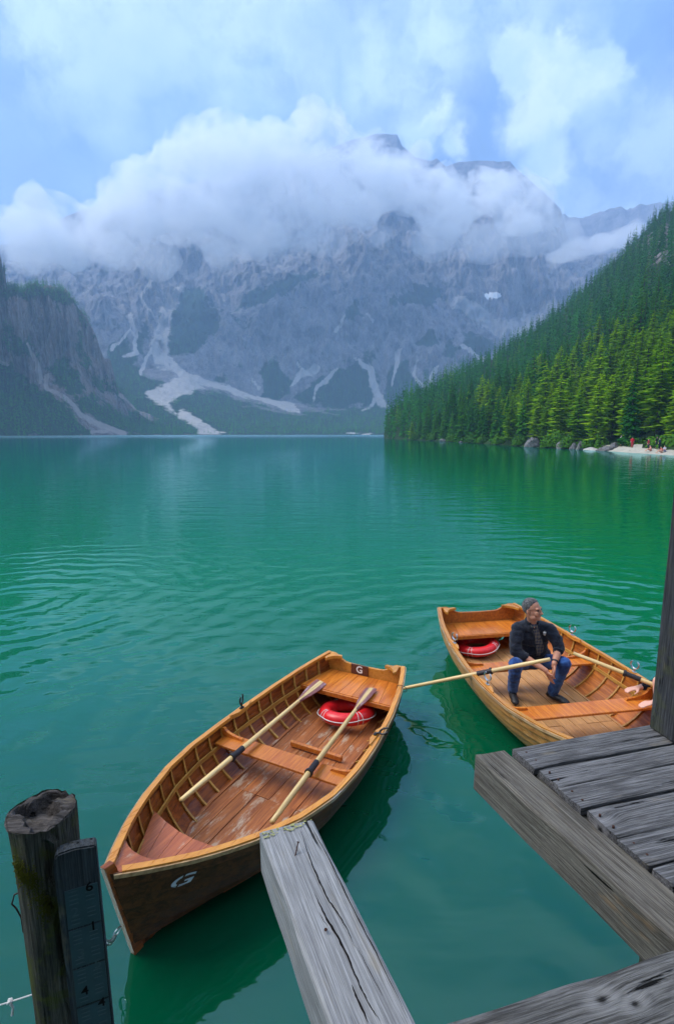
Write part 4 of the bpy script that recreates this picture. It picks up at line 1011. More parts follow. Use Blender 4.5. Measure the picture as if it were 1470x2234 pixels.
# ================================================================== DOCK, BEAMS AND POSTS
def board(name, p0, p1, width, thick, mat, parent=None, side=1, bev=.006, segs=14, wob=.004, loc_local=True, end_skew=0.0, seed=0, **kw):
    """timber from p0 to p1 (top centre line), local x along its length; slightly irregular edges"""
    p0, p1 = Vector(p0), Vector(p1); d_ = p1 - p0; ln = d_.length; x = d_.normalized(); z = Vector((0, 0, 1)); y = z.cross(x).normalized(); z = x.cross(y)
    V, Fc = [], []; rg = np.random.default_rng(seed + 5)
    c = bev; hw = width / 2
    prof = [(-hw, -c), (-hw + c, 0), (-hw * .33, 0), (hw * .33, 0), (hw - c, 0), (hw, -c), (hw, -thick + c), (hw - c, -thick), (-hw + c, -thick), (-hw, -thick + c)]
    m_ = len(prof)
    for i in range(segs + 1):
        xx = ln * i / segs
        for k, (yy, zz_) in enumerate(prof):
            j = wob * (2 * float(vnoise(xx * 5 + seed * 7.1, k * 3.3, 0, 9)) - 1)
            j2 = wob * .6 * (2 * float(vnoise(xx * 4 + seed * 3.7, k * 1.3, 5, 19)) - 1)
            V.append((xx + end_skew * yy + (rg.uniform(-.006, .006) if i in (0, segs) else 0), yy + j, zz_ + j2))
    for i in range(segs):
        for q in range(m_): Fc.append((i * m_ + q, i * m_ + m_ + q, i * m_ + m_ + (q + 1) % m_, i * m_ + (q + 1) % m_))
    Fc += [tuple(range(m_)), tuple(segs * m_ + q for q in range(m_))[::-1]]
    me = pydata(name, V, Fc); bm = bmesh.new(); bm.from_mesh(me); bmesh.ops.recalc_face_normals(bm, faces=bm.faces[:]); bm.to_mesh(me); bm.free()
    o = link(name, me, mat, parent, **kw); o.matrix_world = Matrix.Translation(p0) @ Matrix((x, y, z)).transposed().to_4x4(); return o
dock = empty('dock', (1.6, 2.2, 1.2), label='weathered grey plank dock at the right beside the manned boat', cat='dock')
def child(o, par): o.parent = par; o.matrix_parent_inverse = par.matrix_world.inverted(); return o
bpy.context.view_layer.update()
ZD = 1.42
def c6(x, y, z): return at(1000 + .3197 * x, 1560 + .3197 * y, z)
BL = [((353, 228), (1470, 28)), ((560, 358), (1470, 172)), ((640, 497), (1470, 312)), ((835, 640), (1470, 487)), ((1050, 842), (1470, 737)), ((1262, 1040), (1470, 988)), ((1420, 1180), (1560, 1148)), ((1600, 1340), (1740, 1310))]
lnE0, lnE1 = c6(353, 228, ZD), c6(1470, 1205, ZD); ve = (lnE1 - lnE0).normalized()
def edge_pt(a_, b_):
    """where a plank joint meets the line of plank ends"""
    d_ = (b_ - a_); d_.z = 0; n_ = Vector((-ve.y, ve.x, 0)); tt = (lnE0 - a_).dot(n_) / d_.dot(n_); return a_ + d_ * tt, d_.normalized()
jt = [edge_pt(c6(*a_, ZD), c6(*b_, ZD)) for a_, b_ in BL]
um = Vector((0, 0, 0))
for _, d_ in jt: um += d_
um.normalize()
for k in range(len(jt) - 1):
    (pa, da), (pb, db) = jt[k], jt[k + 1]; g = .0065
    off = [(-.012, .004, -.006, .01, -.004, .006, 0, 0)[k]]
    pa2 = pa + ve * g + um * off[0]; pb2 = pb - ve * g + um * off[0]; qa = pa2 + um * 2.6; qb = pb2 + um * 2.6
    w_ = (pb2 - pa2).dot(Vector((um.y, -um.x, 0))); pa2 = pa2 + um * .018; pb2 = pb2 + um * .018; mid0 = (pa2 + pb2) / 2; mid1 = (qa + qb) / 2
    sk = -((pb2 - pa2).dot(um)) / abs(w_)
    dz_ = (.004, -.003, .002, -.006, .003, -.002, .004)[k]
    child(board('plank', mid0 + Vector((0, 0, dz_)), mid1 + Vector((0, 0, dz_)), abs(w_), .045, M_GREY, seed=k + 1, segs=26, end_skew=sk, wob=.005), dock)
# edge beam
e0 = (at(1040, 1650, 1.40) + at(1099, 1637, 1.40)) / 2; e1a, e1b = c6(1470, 1520, 1.40), c6(1470, 1300, 1.40); vb_ = ((e1a - at(1040, 1650, 1.40)).normalized() + ve).normalized(); vb_ = (e1a - at(1040, 1650, 1.40)).normalized()
wbm = abs((at(1099, 1637, 1.40) - at(1040, 1650, 1.40)).cross(vb_).z)
child(board('edge_beam', e0 , e0 + vb_ * 2.4, wbm + .012, .20, M_BROWNB, seed=20, segs=30, bev=.008, wob=.006, end_skew=.15), dock)
child(board('edge_beam', jt[0][0] + um * 0.02 - Vector((0, 0, .052)) + ve * .07, jt[0][0] + um * 2.6 - Vector((0, 0, .052)) + ve * .07, .12, .17, M_BROWNB, seed=22, segs=10), dock)
child(board('joist', e0 + um * .5 - Vector((0, 0, .05)) + ve * .1, e0 + um * .5 - Vector((0, 0, .05)) + ve * 2.2, .12, .14, M_BROWNB, seed=23, segs=10), dock)
child(board('ledger', jt[0][0] + um * .085 - Vector((0, 0, .056)) + ve * .02, jt[0][0] + um * .085 - Vector((0, 0, .056)) + ve * 2.6, .13, .14, M_BROWNB, seed=24, segs=8), dock)
for k_, (fx, fy) in enumerate([(1.75, 2.45), (2.9, 2.75)]):
    bm = bmesh.new(); add_tube(bm, [(fx, fy, -1.2), (fx, fy, .4), (fx, fy, 1.23)], [.11, .105, .10], 14); child(link('pile', bm_mesh('pile', bm), M_LOG), dock)
# nails of the planks
for k in range(5):
    (pa, _), (pb, _) = jt[k], jt[k + 1]
    for f in (.3, .7):
        q = pa.lerp(pb, f) + um * .055; bm = bmesh.new(); add_tube(bm, [(q.x, q.y, ZD - .01), (q.x, q.y, ZD + .0045)], .0055, 7); child(link('nail', bm_mesh('nail', bm), M_RUST), dock)
# pale timber sticking out in the middle
cb0 = (at(572, 1808, 1.40) + at(684, 1800, 1.40)) / 2; cbw = abs((at(684, 1800, 1.40) - at(572, 1808, 1.40)).x) + .012
cb1 = (at(730, 2234, 1.40) + at(897, 2234, 1.40)) / 2
dcb = (cb1 - cb0).normalized(); cb = board('timber_beam', cb0 - dcb * .01, cb0 + dcb * 2.3, cbw, .205, M_GREYB, seed=31, segs=40, bev=.010, wob=.0045, end_skew=.06,
    label='pale grey squared timber jutting out over the water in front of the G boat', cat='beam')
cbM = cb.matrix_world.copy()
def on_beam(x, y, z=0): return cbM @ Vector((x, y, z))
# (local y of the beam: + is to the right when looking along +x towards the camera's left)
def crack(par, pts, w, name='crack'):
    """a long drying crack: a recessed-looking sliver following the grain"""
    bm = bmesh.new(); L_, R_ = [], []; n = len(pts)
    for i, (x, y) in enumerate(pts):
        ww = w * math.sin(math.pi * (i + .15) / (n - .7)) * (0.7 + .6 * random.random()) + .0004
        L_.append(bm.verts.new((x, y - ww / 2, .0022))); R_.append(bm.verts.new((x, y + ww / 2, .0022)))
    for a_, b_, c__, d__ in zip(L_, R_, R_[1:], L_[1:]): bm.faces.new((a_, b_, c__, d__))
    return link(name, bm_mesh(name, bm), M_CRACK, par)
iM = cbM.inverted()
def beam_px(px, py): v = iM @ at(px, py, 1.40); return (v.x, v.y)
def densify(pts, k=5, j=.0012):
    out = []
    for a_, b_ in zip(pts, pts[1:]):
        for i in range(k): f = i / k; out.append((a_[0] + (b_[0] - a_[0]) * f, a_[1] + (b_[1] - a_[1]) * f + random.uniform(-j, j)))
    return out + [pts[-1]]
def c7(x, y): return beam_px(540 + .2721 * x, 1760 + .2721 * y)
for pts, w in [([(430, 200), (470, 330), (520, 470), (580, 610), (640, 740), (720, 850), (800, 990), (860, 1130)], .005), ([(530, 690), (580, 790), (640, 910), (720, 1040), (800, 1200), (860, 1350), (920, 1480), (960, 1540)], .0075), ([(830, 1430), (880, 1540), (970, 1742)], .006), ([(505, 150), (560, 250), (640, 400), (760, 640), (900, 930), (1030, 1180), (1150, 1420), (1280, 1700)], .004),
               ([(900, 1440), (980, 1600), (1060, 1720)], .003), ([(880, 1130), (980, 1330), (1080, 1520)], .002), ([(575, 850), (610, 920), (640, 960)], .002)]:
    crack(cb, densify([c7(*p_) for p_ in pts]), w)
for (ax_, ay_), (bx_, by_), nm_ in [((380, 395), (428, 298), 1), ((640, 970), (615, 1055), 2)]:
    a_, b_ = Vector((*c7(ax_, ay_), -.006)), Vector((*c7(bx_, by_), 0)); b3 = a_.lerp(b_, .55) + Vector((0, 0, .036 if nm_ == 1 else .018))
    nl = link('nail', tube_mesh('nail', [a_, a_.lerp(b3, .6), b3], [.0026, .0026, .0026], 6), M_RUST, cb)
    bm = bmesh.new(); dd = (b3 - a_).normalized() * .002; add_tube(bm, [b3 - dd, b3 + dd], .0055, 8); link('nail_head', bm_mesh('nail_head', bm), M_RUST, nl)
# lichen patches on its far end
bm = bmesh.new()
for k in range(60):
    x, y = random.uniform(0, .035) + .004, random.uniform(-cbw * .5, cbw * .2) * .95; r_ = random.uniform(.002, .006)
    if random.random() < .4: y = random.uniform(-cbw * .5, cbw * .5)
    v_ = [bm.verts.new((x + r_ * random.uniform(.5, 1.2) * math.cos(q), y + r_ * 1.3 * math.sin(q) * random.uniform(.5, 1.2), .0035)) for q in [6.283 * i / 7 for i in range(7)]]; bm.faces.new(v_)
link('lichen', bm_mesh('lichen', bm), M_LICHEN, cb, kind='stuff')
# near timber across the bottom right corner
f0, f1 = at(960, 2235, 1.50), at(1470, 2066, 1.50); fd = (f1 - f0).normalized(); fn = Vector((fd.y, -fd.x, 0)); w_ = .30
fb_ = board('foreground_beam', f0 - fd * .35 + fn * w_ / 2, f0 + fd * 2.2 + fn * w_ / 2, w_, .10, M_GREY, seed=44, segs=40, bev=.012, wob=.008, label='nearest dark grey timber with two knots across the bottom right corner', cat='beam')
bpy.context.view_layer.update(); fi = fb_.matrix_world.inverted(); kk_ = [(*(fi @ at(px, py, 1.5)).xy, r_) for px, py, r_ in ((1313, 2180, .012), (1384, 2190, .010))]
fb_.data.materials.clear(); fb_.data.materials.append(weathered('grey_knotty_timber', (0.050, 0.048, 0.046), (0.22, 0.215, 0.21), kpts=kk_))
# square post at the dock corner with a pale plate
pb0 = at(1432, 1600, ZD); 
post = empty('dock_post', (pb0.x + .09, pb0.y + .0, ZD), label='tall dark square post standing on the dock corner at the right edge', cat='post')
bm = bmesh.new(); add_box(bm, (0, 0, 1.6), (.17, .17, 3.2), .012, seg=1); bmesh.ops.subdivide_edges(bm, edges=[e for e in bm.edges if e.calc_length() > 1], cuts=18)
for v in bm.verts: v.co += Vector((.006 * (mnoise.noise(v.co * 3)), .006 * mnoise.noise(v.co * 3 + Vector((5, 0, 0))), 0))
# swap axes so the grain of the material (local x) runs up the post
me = bm_mesh('post', bm); 
for v in me.vertices: v.co = Vector((v.co.z, v.co.x, v.co.y))
po = link('upright', me, weathered('dark_post_wood', (0.02, 0.022, 0.026), (0.085, 0.085, 0.09), green=.25, dark_amt=.4), post); po.rotation_euler = Matrix(((0, 1, 0), (0, 0, 1), (1, 0, 0))).to_euler(); post.rotation_euler = (0, R(.5), R(14))
bm = bmesh.new(); prism(bm, [(0, 0), (.16, .02), (.18, .20), (.02, .24), (-.012, .10)], 0, .008); sg = link('plate', bm_mesh('plate', bm), M_SIGNPLATE, post); sg.rotation_euler = (R(90), 0, 0); sg.location = (.035, -.088, .50)

# ---- old mooring post with hollow, mossy top
zt = 1.55; cl = at(90, 1767, zt); rad = (at(163, 1767, zt).x - at(17, 1767, zt).x) / 2 * .93
mp = empty('mooring_post', (cl.x, cl.y, 0), label='old round wooden mooring post with a hollow mossy top at the left', cat='post')
n, k = 40, 44; V, Fc = [], []
zz_ = [zt - (zt + 1.0) * (i / (k - 1)) ** 1.15 for i in range(k)]
for i, z in enumerate(zz_):
    for j in range(n):
        q = 6.283185 * j / n; nz = mnoise.noise(Vector((math.cos(q) * 1.6, math.sin(q) * 1.6, z * 1.1))) * .014 + (mnoise.noise(Vector((math.cos(q) * 9, math.sin(q) * 9, z * 2.0)))) * .006
        r_ = rad * (1 - .10 * (zt - z)) + nz
        if abs(((q - R(306) - .10 * math.sin(z * 9)) + math.pi) % 6.2832 - math.pi) < .07 and z > zt - .8: r_ -= .018
        tz = z - (0 if i > 1 else abs(mnoise.noise(Vector((math.cos(q) * 3, math.sin(q) * 3, 3)))) * .03)
        V.append((z, r_ * math.cos(q) + .045 * (zt - z), r_ * math.sin(q)))
        V[-1] = (tz, V[-1][1], V[-1][2])
Fc = [tuple(f) for f in gridfaces(k, n, True).tolist()]
me = pydata('log', V, Fc); bm = bmesh.new(); bm.from_mesh(me); bmesh.ops.recalc_face_normals(bm, faces=bm.faces[:]); bm.to_mesh(me); bm.free()
lg = link('log', me, M_LOG, mp); lg.rotation_euler = Matrix(((0, 1, 0), (0, 0, 1), (1, 0, 0))).to_euler()
V, Fc = [], []; m_ = 14
for i in range(m_):
    f = 1 - i / (m_ - 1) * .98
    for j in range(n):
        q = 6.283185 * j / n; v_ = V_ = None
        x, y = rad * f * math.cos(q), rad * f * math.sin(q)
        hole = float(sstep(np.array(mnoise.noise(Vector((x * 9 + 2, y * 16 + 1, .5))) + .35 * (1 - f)), .05, .32)) * float(sstep(np.array(f), .95, .72))
        z = zt - .004 + mnoise.noise(Vector((x * 30, y * 30, 1))) * .010 - hole * .065 - abs(mnoise.noise(Vector((math.cos(q) * 3, math.sin(q) * 3, 3)))) * .03 * f ** 4
        V.append((x * (1.0 if i else 1.01), y, z))
Fc = [tuple(f) for f in gridfaces(m_, n, True).tolist()]; Fc.append(tuple(range((m_ - 1) * n, m_ * n)))
link('end_grain', pydata('end_grain', V, Fc), M_LOGTOP, mp)
bm = bmesh.new()
for (pq, zq, sz, cnt) in [(R(256), zt - .19, .030, 60), (R(272), zt - .21, .032, 80), (R(290), zt - .35, .025, 50), (R(250), zt - .16, .02, 25), (R(284), zt - .30, .03, 40)]:
    for k_ in range(cnt * 5):
        q = pq + random.gauss(0, 1) * sz / rad * .6; z = zq + random.gauss(0, 1) * sz * (1.0 + .5 * math.sin(q * 40)); r_ = rad * (1 - .10 * (zt - z)) + .002
        c = Vector((r_ * math.cos(q) + .045 * (zt - z), r_ * math.sin(q), z)); s_ = random.uniform(.0012, .0038); nn = Vector((math.cos(q), math.sin(q), .3))
        tt = Vector((-math.sin(q), math.cos(q), 0)); a_ = bm.verts.new(c + tt * s_); b_ = bm.verts.new(c - tt * s_); d_ = bm.verts.new(c + nn * s_ * 1.8 + Vector((0, 0, -s_))); e_ = bm.verts.new(c - Vector((0, 0, s_ * 1.8)))
        bm.faces.new((a_, b_, d_)); bm.faces.new((a_, d_, e_)); bm.faces.new((b_, e_, d_))
link('moss', bm_mesh('moss', bm), M_MOSS, mp, kind='stuff')
hp = Vector((-rad + .012, -.02, zt - .42)); link('iron_hook', tube_mesh('iron_hook', [hp + Vector((.03, 0, .06)), hp + Vector((-.008, -.01, .05)), hp + Vector((-.016, -.02, .015)), hp + Vector((0, -.02, -.005)), hp + Vector((.018, -.02, -.05)), hp + Vector((.02, -.02, -.12))], .0035, 6), M_RUST, mp)
# ---- gauge board beside it
zb = 1.46; tl, trr = at(133, 1863, zb), at(224, 1840, zb); bx = (trr - tl); bw_ = bx.length; bx.normalize(); bn = Vector((bx.y, -bx.x, 0))
gb = empty('gauge_board', (tl.x, tl.y, 0), label='dark upright water gauge board with tick marks beside the old post', cat='gauge board')
gb.rotation_euler = (0, R(-1.0), math.atan2(bx.y, bx.x))
bm = bmesh.new(); th = .055
o_ = [(-.0, 0), (bw_, 0), (bw_, th), (0, th)]
V = []; 
bm = bmesh.new(); prism(bm, [(-.9, 0.004), (zb - .05, -.004), (zb - .018, .0), (zb + .0, .012), (zb + .006, bw_ * .5), (zb - .004, bw_), (-.9, bw_)], 0, th)
bmesh.ops.bevel(bm, geom=bm.edges[:], offset=.006, segments=2, affect='EDGES')
me = bm_mesh('board', bm); bo = link('board', me, M_BOARD, gb); bo.matrix_local = Matrix(((0, 1, 0, 0), (0, 0, 1, 0), (1, 0, 0, 0), (0, 0, 0, 1)))
for k_ in range(4):
    z1 = zb - .165 - k_ * .185; bm = bmesh.new(); add_box(bm, (bw_ * .56, -.0035, z1 - .089), (bw_ * .80, .003, .176), .0008); gp = link('gauge_plate', bm_mesh('gauge_plate', bm), M_GAUGE, gb)
    bm = bmesh.new()
    for i in range(9):
        for cx2 in (.36, .76): 
            if i in (4,) or (cx2 < .5 and i in (5, 6)) or (cx2 > .5 and i in (0, 8)): continue
            add_box(bm, (bw_ * cx2, -.006, z1 - .012 - i * .0185), (bw_ * .21, .0012, .0042))
    link('tick_marks', bm_mesh('tick_marks', bm), M_TICK, gp, kind='stuff')
    for ch, cx2, dz_ in ((('2', .36, .108), ('6', .76, .010)), (('3', .40, .118), ('1', .76, .008)), (('4', .40, .112), ('5', .78, .006)), (('3', .40, .112), ('4', .78, .01)))[k_]:
        tm = text_mesh(ch, .058, .0004, .0006); lt = link('numeral', tm, M_TICK if ch in '235' else M_CRACK, gp); lt.rotation_euler = (R(90), 0, 0); lt.location = (bw_ * cx2, -.0062, z1 - dz_)
# chain between the bow ring and the board
ch0 = gw(cx_.x + .06, 0, cx_.z - .075); _r = ray(212, 2033); ch1 = Vector((0, 0, EYE)) + _r * (cl.y / _r.y); chn = empty('chain', ch1, label='short steel chain from the bow ring of the G boat to the old post', cat='chain')
nl_ = 16
for i in range(nl_):
    f = (i + .5) / nl_; c = ch0.lerp(ch1, f) - Vector((0, 0, .05 * math.sin(math.pi * f))); d_ = (ch1 - ch0).normalized(); u_ = d_.cross(Vector((0, 0, 1))).normalized(); w_ = d_.cross(u_)
    s_ = u_ if i % 2 else w_; ll = (ch1 - ch0).length / nl_ * .78
    pts = [c + d_ * ll * math.cos(q) + s_ * .011 * math.sin(q) for q in [6.283185 * j / 10 for j in range(11)]]
    lk = link('chain_link', tube_mesh('chain_link', [p_ - ch1 for p_ in pts], .0035, 5), M_CHROME, chn)
# thin cord at the lower left
r0 = Vector((cl.x + .02, cl.y + .05, .68)); a1 = at(22, 2186, .60); a0 = at(-60, 2212, .60); a1.z = .60
pts = [r0, r0.lerp(a1, .5) - Vector((0, 0, .015)), a1, a1.lerp(a0, .5), a0]
rp = link('cord', tube_mesh('cord', pts, .0032, 6), M_CORD, None, label='thin white cord with a knot tied behind the old post', cat='cord')
for k_ in range(3):
    kp = [a1 + Vector((.011 * math.cos(q + k_), .008 * math.sin(q), .010 * math.sin(q * 1.5 + k_ * 2))) for q in [6.283 * i / 12 for i in range(13)]]
    link('knot', tube_mesh('knot', kp, .0035, 6), M_CORD, rp)
link('loose_end', tube_mesh('loose_end', [a1, a1 + Vector((.012, 0, -.03)), a1 + Vector((.004, 0, -.07))], .005, 6), M_CORD, rp)

# ================================================================== PEOPLE
def aty(px, py, Y):
    r = ray(px, py); return Vector((0, 0, EYE)) + r * (Y / r.y)
def blobmesh(name, parts, voxel, smooth=2, dec=None):
    """union of tapered limbs and ellipsoids grown into one continuous surface"""
    bm = bmesh.new()
    for p in parts:
        if p[0] == 'limb':
            pts = [Vector(q) for q in p[1]]; rd = p[2]
            for a_, b_, ra, rb in zip(pts, pts[1:], rd, rd[1:]):
                n_ = max(2, int((b_ - a_).length / (min(ra, rb) * .5)) + 1)
                for i in range(n_ + 1):
                    f = i / n_; v_ = bmesh.ops.create_icosphere(bm, subdivisions=2, radius=ra + (rb - ra) * f)['verts']; bmesh.ops.translate(bm, verts=v_, vec=a_.lerp(b_, f))
        else:
            _, c, rr_, M3 = p; v_ = bmesh.ops.create_icosphere(bm, subdivisions=3, radius=1)['verts']
            for v in v_: v.co = Vector(c) + (M3 @ Vector((v.co.x * rr_[0], v.co.y * rr_[1], v.co.z * rr_[2])))
    me = bpy.data.meshes.new('b'); bm.to_mesh(me); bm.free(); return remesh(name, me, voxel, smooth, dec)
I3 = Matrix.Identity(3)
def skinmat(name, c, c2):
    m, t, o = newmat(name); tc = t.new('ShaderNodeTexCoord').outputs['Object']; n = t.noise(tc, 14, 4, .6)
    principled(t, o, t.mixc(n, c, c2), .5, .4, bump=n, bs=.1, bd=.003, **{'Subsurface Weight': .12, 'Subsurface Radius': (.02, .008, .004)}); return m
M_SKIN = skinmat('tanned_skin', (0.42, 0.17, 0.10), (0.56, 0.26, 0.16))
M_SKIN2 = skinmat('fair_skin', (0.66, 0.34, 0.24), (0.72, 0.40, 0.30))
def cloth(name, c1, c2, sc=9, rough=.9, bd=.012, fold=1.0):
    m, t, o = newmat(name); tc = t.new('ShaderNodeTexCoord').outputs['Object']
    n = t.noise(tc, sc, 4, .6, 1.2); n2 = t.noise(tc, sc * 9, 2, .5)
    principled(t, o, t.mixc(t.smooth(n, .35, .65), c1, c2), rough, .2, bump=t.math('ADD', n, t.math('MULTIPLY', n2, .1)), bs=.7 * fold, bd=bd, **{'Sheen Weight': .15}); return m
M_JACKET = cloth('navy_black_fleece', (0.007, 0.009, 0.016), (0.018, 0.021, 0.032), 8, .95, .03)
M_JEANS = cloth('blue_denim', (0.010, 0.032, 0.13), (0.035, 0.10, 0.29), 7, .9, .02)
M_SHOE = flat('black_shoe', (0.015, 0.014, 0.016), .5, .4)
M_HAIR = cloth('grey_hair', (0.02, 0.019, 0.019), (0.13, 0.125, 0.125), 40, .8, .01)
M_LIP = flat('lips', (0.34, 0.10, 0.08), .5, .4)
M_EYE = flat('dark_eye', (0.02, 0.015, 0.012), .2, .5)
M_GLASS = flat('spectacle_frame', (0.03, 0.03, 0.035), .3, .5)
m, t, o = newmat('plaid_shirt'); tc = t.new('ShaderNodeTexCoord').outputs['Object']; s_ = t.new('ShaderNodeSeparateXYZ', {0: tc})
w1 = t.smooth(t.math('SINE', t.math('MULTIPLY', s_.outputs[0], 170)), -.1, .2); w2 = t.smooth(t.math('SINE', t.math('MULTIPLY', s_.outputs[2], 150)), -.1, .2)
principled(t, o, t.mixc(t.math('MULTIPLY', t.math('ADD', w1, w2), .5), (0.05, 0.055, 0.085), (0.17, 0.15, 0.11)), .8, .2); M_PLAID = m

def build_head(c, fdir, up, s=1.0):
    """returns parts list plus a placing matrix; f forward, l left, u up"""
    f = Vector(fdir).normalized(); u = Vector(up); l = u.cross(f).normalized(); u = f.cross(l); M3 = Matrix((f, l, u)).transposed()
    def W_(a, b, c_): return Vector(c) + M3 @ (Vector((a, b, c_)) * s)
    E = lambda ctr, r: ('ell', W_(*ctr), tuple(x * s for x in r), M3)
    P_ = [E((-.012, 0, .025), (.094, .076, .092)), E((.018, 0, -.02), (.072, .066, .075)), E((.040, 0, -.070), (.048, .050, .042)), E((.074, 0, -.098), (.020, .024, .017)),
          E((.070, .034, -.028), (.026, .024, .028)), E((.070, -.034, -.028), (.026, .024, .028)), E((.077, .026, .024), (.014, .026, .011)), E((.077, -.026, .024), (.014, .026, .011)),
          ('limb', [W_(.086, 0, .016), W_(.104, 0, -.014), W_(.112, 0, -.028)], [.009 * s, .012 * s, .014 * s]), E((.098, .012, -.032), (.012, .009, .008)), E((.098, -.012, -.032), (.012, .009, .008)),
          E((.085, 0, -.058), (.012, .024, .012)), E((-.008, .076, -.012), (.016, .009, .030)), E((-.008, -.076, -.012), (.016, .009, .030)),
          E((.03, .045, -.075), (.035, .020, .030)), E((.03, -.045, -.075), (.035, .020, .030))]
    return P_, M3, W_
def hand_parts(w, d, side, s=1.0, curl=.25, spread=.16, palm_n=None):
    """hand from wrist w along direction d: palm, four unequal fingers and a thumb leaving the side of the palm"""
    d = Vector(d).normalized(); n_ = Vector(palm_n).normalized(); t_ = n_.cross(d).normalized() * side; n_ = d.cross(t_).normalized() * (1 if d.cross(t_).dot(n_) > 0 else -1)
    P_ = [('limb', [w, w + d * .03 * s], [.026 * s, .027 * s])]
    for k, o_ in enumerate((-.028, -.010, .010, .028)):
        P_.append(('limb', [w + d * .02 * s + t_ * o_ * .7 * s, w + d * .088 * s + t_ * o_ * s], [.014 * s, .0115 * s]))
        L_ = (.062, .078, .084, .074)[k] * s; b0 = w + d * .088 * s + t_ * o_ * s; dd = (d + t_ * o_ * 8 * spread).normalized()
        q1 = b0 + dd * L_ * .42; q2 = q1 + (dd + n_ * curl).normalized() * L_ * .33; q3 = q2 + (dd + n_ * curl * 2.2).normalized() * L_ * .25
        P_.append(('limb', [b0, q1, q2, q3], [.0105 * s, .0095 * s, .0085 * s, .0072 * s]))
    b0 = w + d * .022 * s + t_ * .026 * s; q1 = b0 + (d * .7 + t_ * .8 + n_ * .2).normalized() * .038 * s; q2 = q1 + (d * .95 + t_ * .35 + n_ * .3).normalized() * .032 * s; q3 = q2 + (d + n_ * .3).normalized() * .024 * s
    P_.append(('limb', [b0, q1, q2, q3], [.014 * s, .0125 * s, .0105 * s, .0085 * s])); return P_
# ---- the rower: seated on the aft thwart, elbows on his knees, looking right
man = empty('person', bw(1.38, .10, .36), label='man in black jacket and blue jeans sitting in the rowing boat looking right', cat='person')
pel = aty(1165, 1437, 5.98); ch = aty(1160, 1393, 5.86); nk = aty(1161, 1357, 5.76); hd = aty(1160, 1329, 5.71)
shL, shR = aty(1129, 1372, 5.83), aty(1197, 1374, 5.76)
elL, elR = aty(1124, 1421, 5.72), aty(1219, 1413, 5.66)
wrL, wrR = aty(1190, 1463, 5.52), aty(1208, 1448, 5.52)
kL, kR = aty(1124, 1449, 5.60), aty(1229, 1447, 5.58); hL, hR = aty(1142, 1443, 5.98), aty(1186, 1442, 5.96)
anL, anR = aty(1117, 1510, 5.74), aty(1203, 1514, 5.70)
fd = Vector((.66, -.74, .05)); hp_, HM, HW = build_head(hd, fd, (-.05, -.02, 1), 1.04)
body = hp_ + [('limb', [nk + Vector((0, 0.02, -.05)), nk, hd + Vector((-.01, .01, -.05))], [.055, .053, .054]),
    ('limb', [elL, elL.lerp(wrL, .5), wrL], [.045, .040, .029]), ('limb', [elR, elR.lerp(wrR, .5), wrR], [.045, .041, .029]),
    ('limb', [nk + Vector((0, .03, -.07)), ch + Vector((0, .02, 0)), pel], [.05, .08, .10]), ('limb', [shL, elL], [.04, .040]), ('limb', [shR, elR], [.04, .040]), ('limb', [nk + Vector((0, .04, -.09)), shL], [.04, .04]), ('limb', [nk + Vector((0, .04, -.09)), shR], [.04, .04])]
body += hand_parts(wrR, Vector((-.02, -.02, -1)), 1, 1.0, .10, .10, palm_n=(-1, .1, .1))
body += hand_parts(wrL, (aty(1206, 1494, 5.50) - wrL), -1, .98, .12, .10, palm_n=(.6, .3, .75))
link('body', blobmesh('body', body, .0062, 1), M_SKIN, man, smooth=True)
tor = [('ell', ch.lerp(pel, .30) + Vector((0, .0, .02)), (.175, .125, .20), I3), ('ell', ch + Vector((0, .0, .04)), (.195, .125, .15), I3), ('ell', pel + Vector((0, 0, .07)), (.185, .145, .12), I3),
       ('limb', [shL, ch + Vector((0, .03, .13)), shR], [.082, .105, .082]), ('limb', [nk + Vector((0, .03, -.05)), nk + Vector((0, .03, 0))], [.085, .062]),
       ('limb', [shL, shL.lerp(elL, .5) + Vector((-.012, 0, 0)), elL + Vector((0, 0, .01)), elL.lerp(wrL, .30)], [.082, .075, .068, .056]),
       ('limb', [shR, shR.lerp(elR, .5) + Vector((.014, 0, 0)), elR, elR.lerp(wrR, .22)], [.082, .074, .064, .056])]
jk = blobmesh('jacket', tor, .012, 2)
n = len(jk.vertices); co = np.empty(n * 3, np.float32); jk.vertices.foreach_get('co', co); co = co.reshape(-1, 3); no = np.empty(n * 3, np.float32); jk.vertices.foreach_get('normal', no); no = no.reshape(-1, 3)
co += no * ((fbm(co[:, 0] * 13, co[:, 1] * 13, co[:, 2] * 26, 3, 7) - .5) * .030)[:, None]; jk.vertices.foreach_set('co', co.ravel()); jk.update()
jo = link('jacket', jk, M_JACKET, man, smooth=True)
for nm_, e_, w_, f_ in (('cuff', elL, wrL, .33), ('cuff', elR, wrR, .25)):
    c0 = e_.lerp(w_, f_ - .07); c1 = e_.lerp(w_, f_ + .02); link(nm_, tube_mesh(nm_, [c0, c1], [.058, .054], 14), M_JACKET, jo, smooth=True)
cpts = []
for i in range(15):
    q = R(-62) + R(304) * i / 14; cpts.append(nk + Vector((math.sin(q + R(0)) * .066 * -1, math.cos(q) * .062 + .018, .012 + .018 * math.cos(q))))
cp = []
for i in range(17):
    q = R(25) + R(310) * i / 16; cp.append(nk + Vector((.068 * math.sin(q), -.064 * math.cos(q) + .015, .008 - .012 * math.cos(q))))
link('collar', tube_mesh('collar', cp, .017, 8), M_JACKET, jo, smooth=True)
from mathutils.bvhtree import BVHTree
def on_jacket(px, py, lift):
    bv = on_jacket.bv; r = ray(px, py).normalized(); h_ = bv.ray_cast(Vector((0, 0, EYE)), r)
    if h_[0] is None: return None
    return h_[0] - r * lift
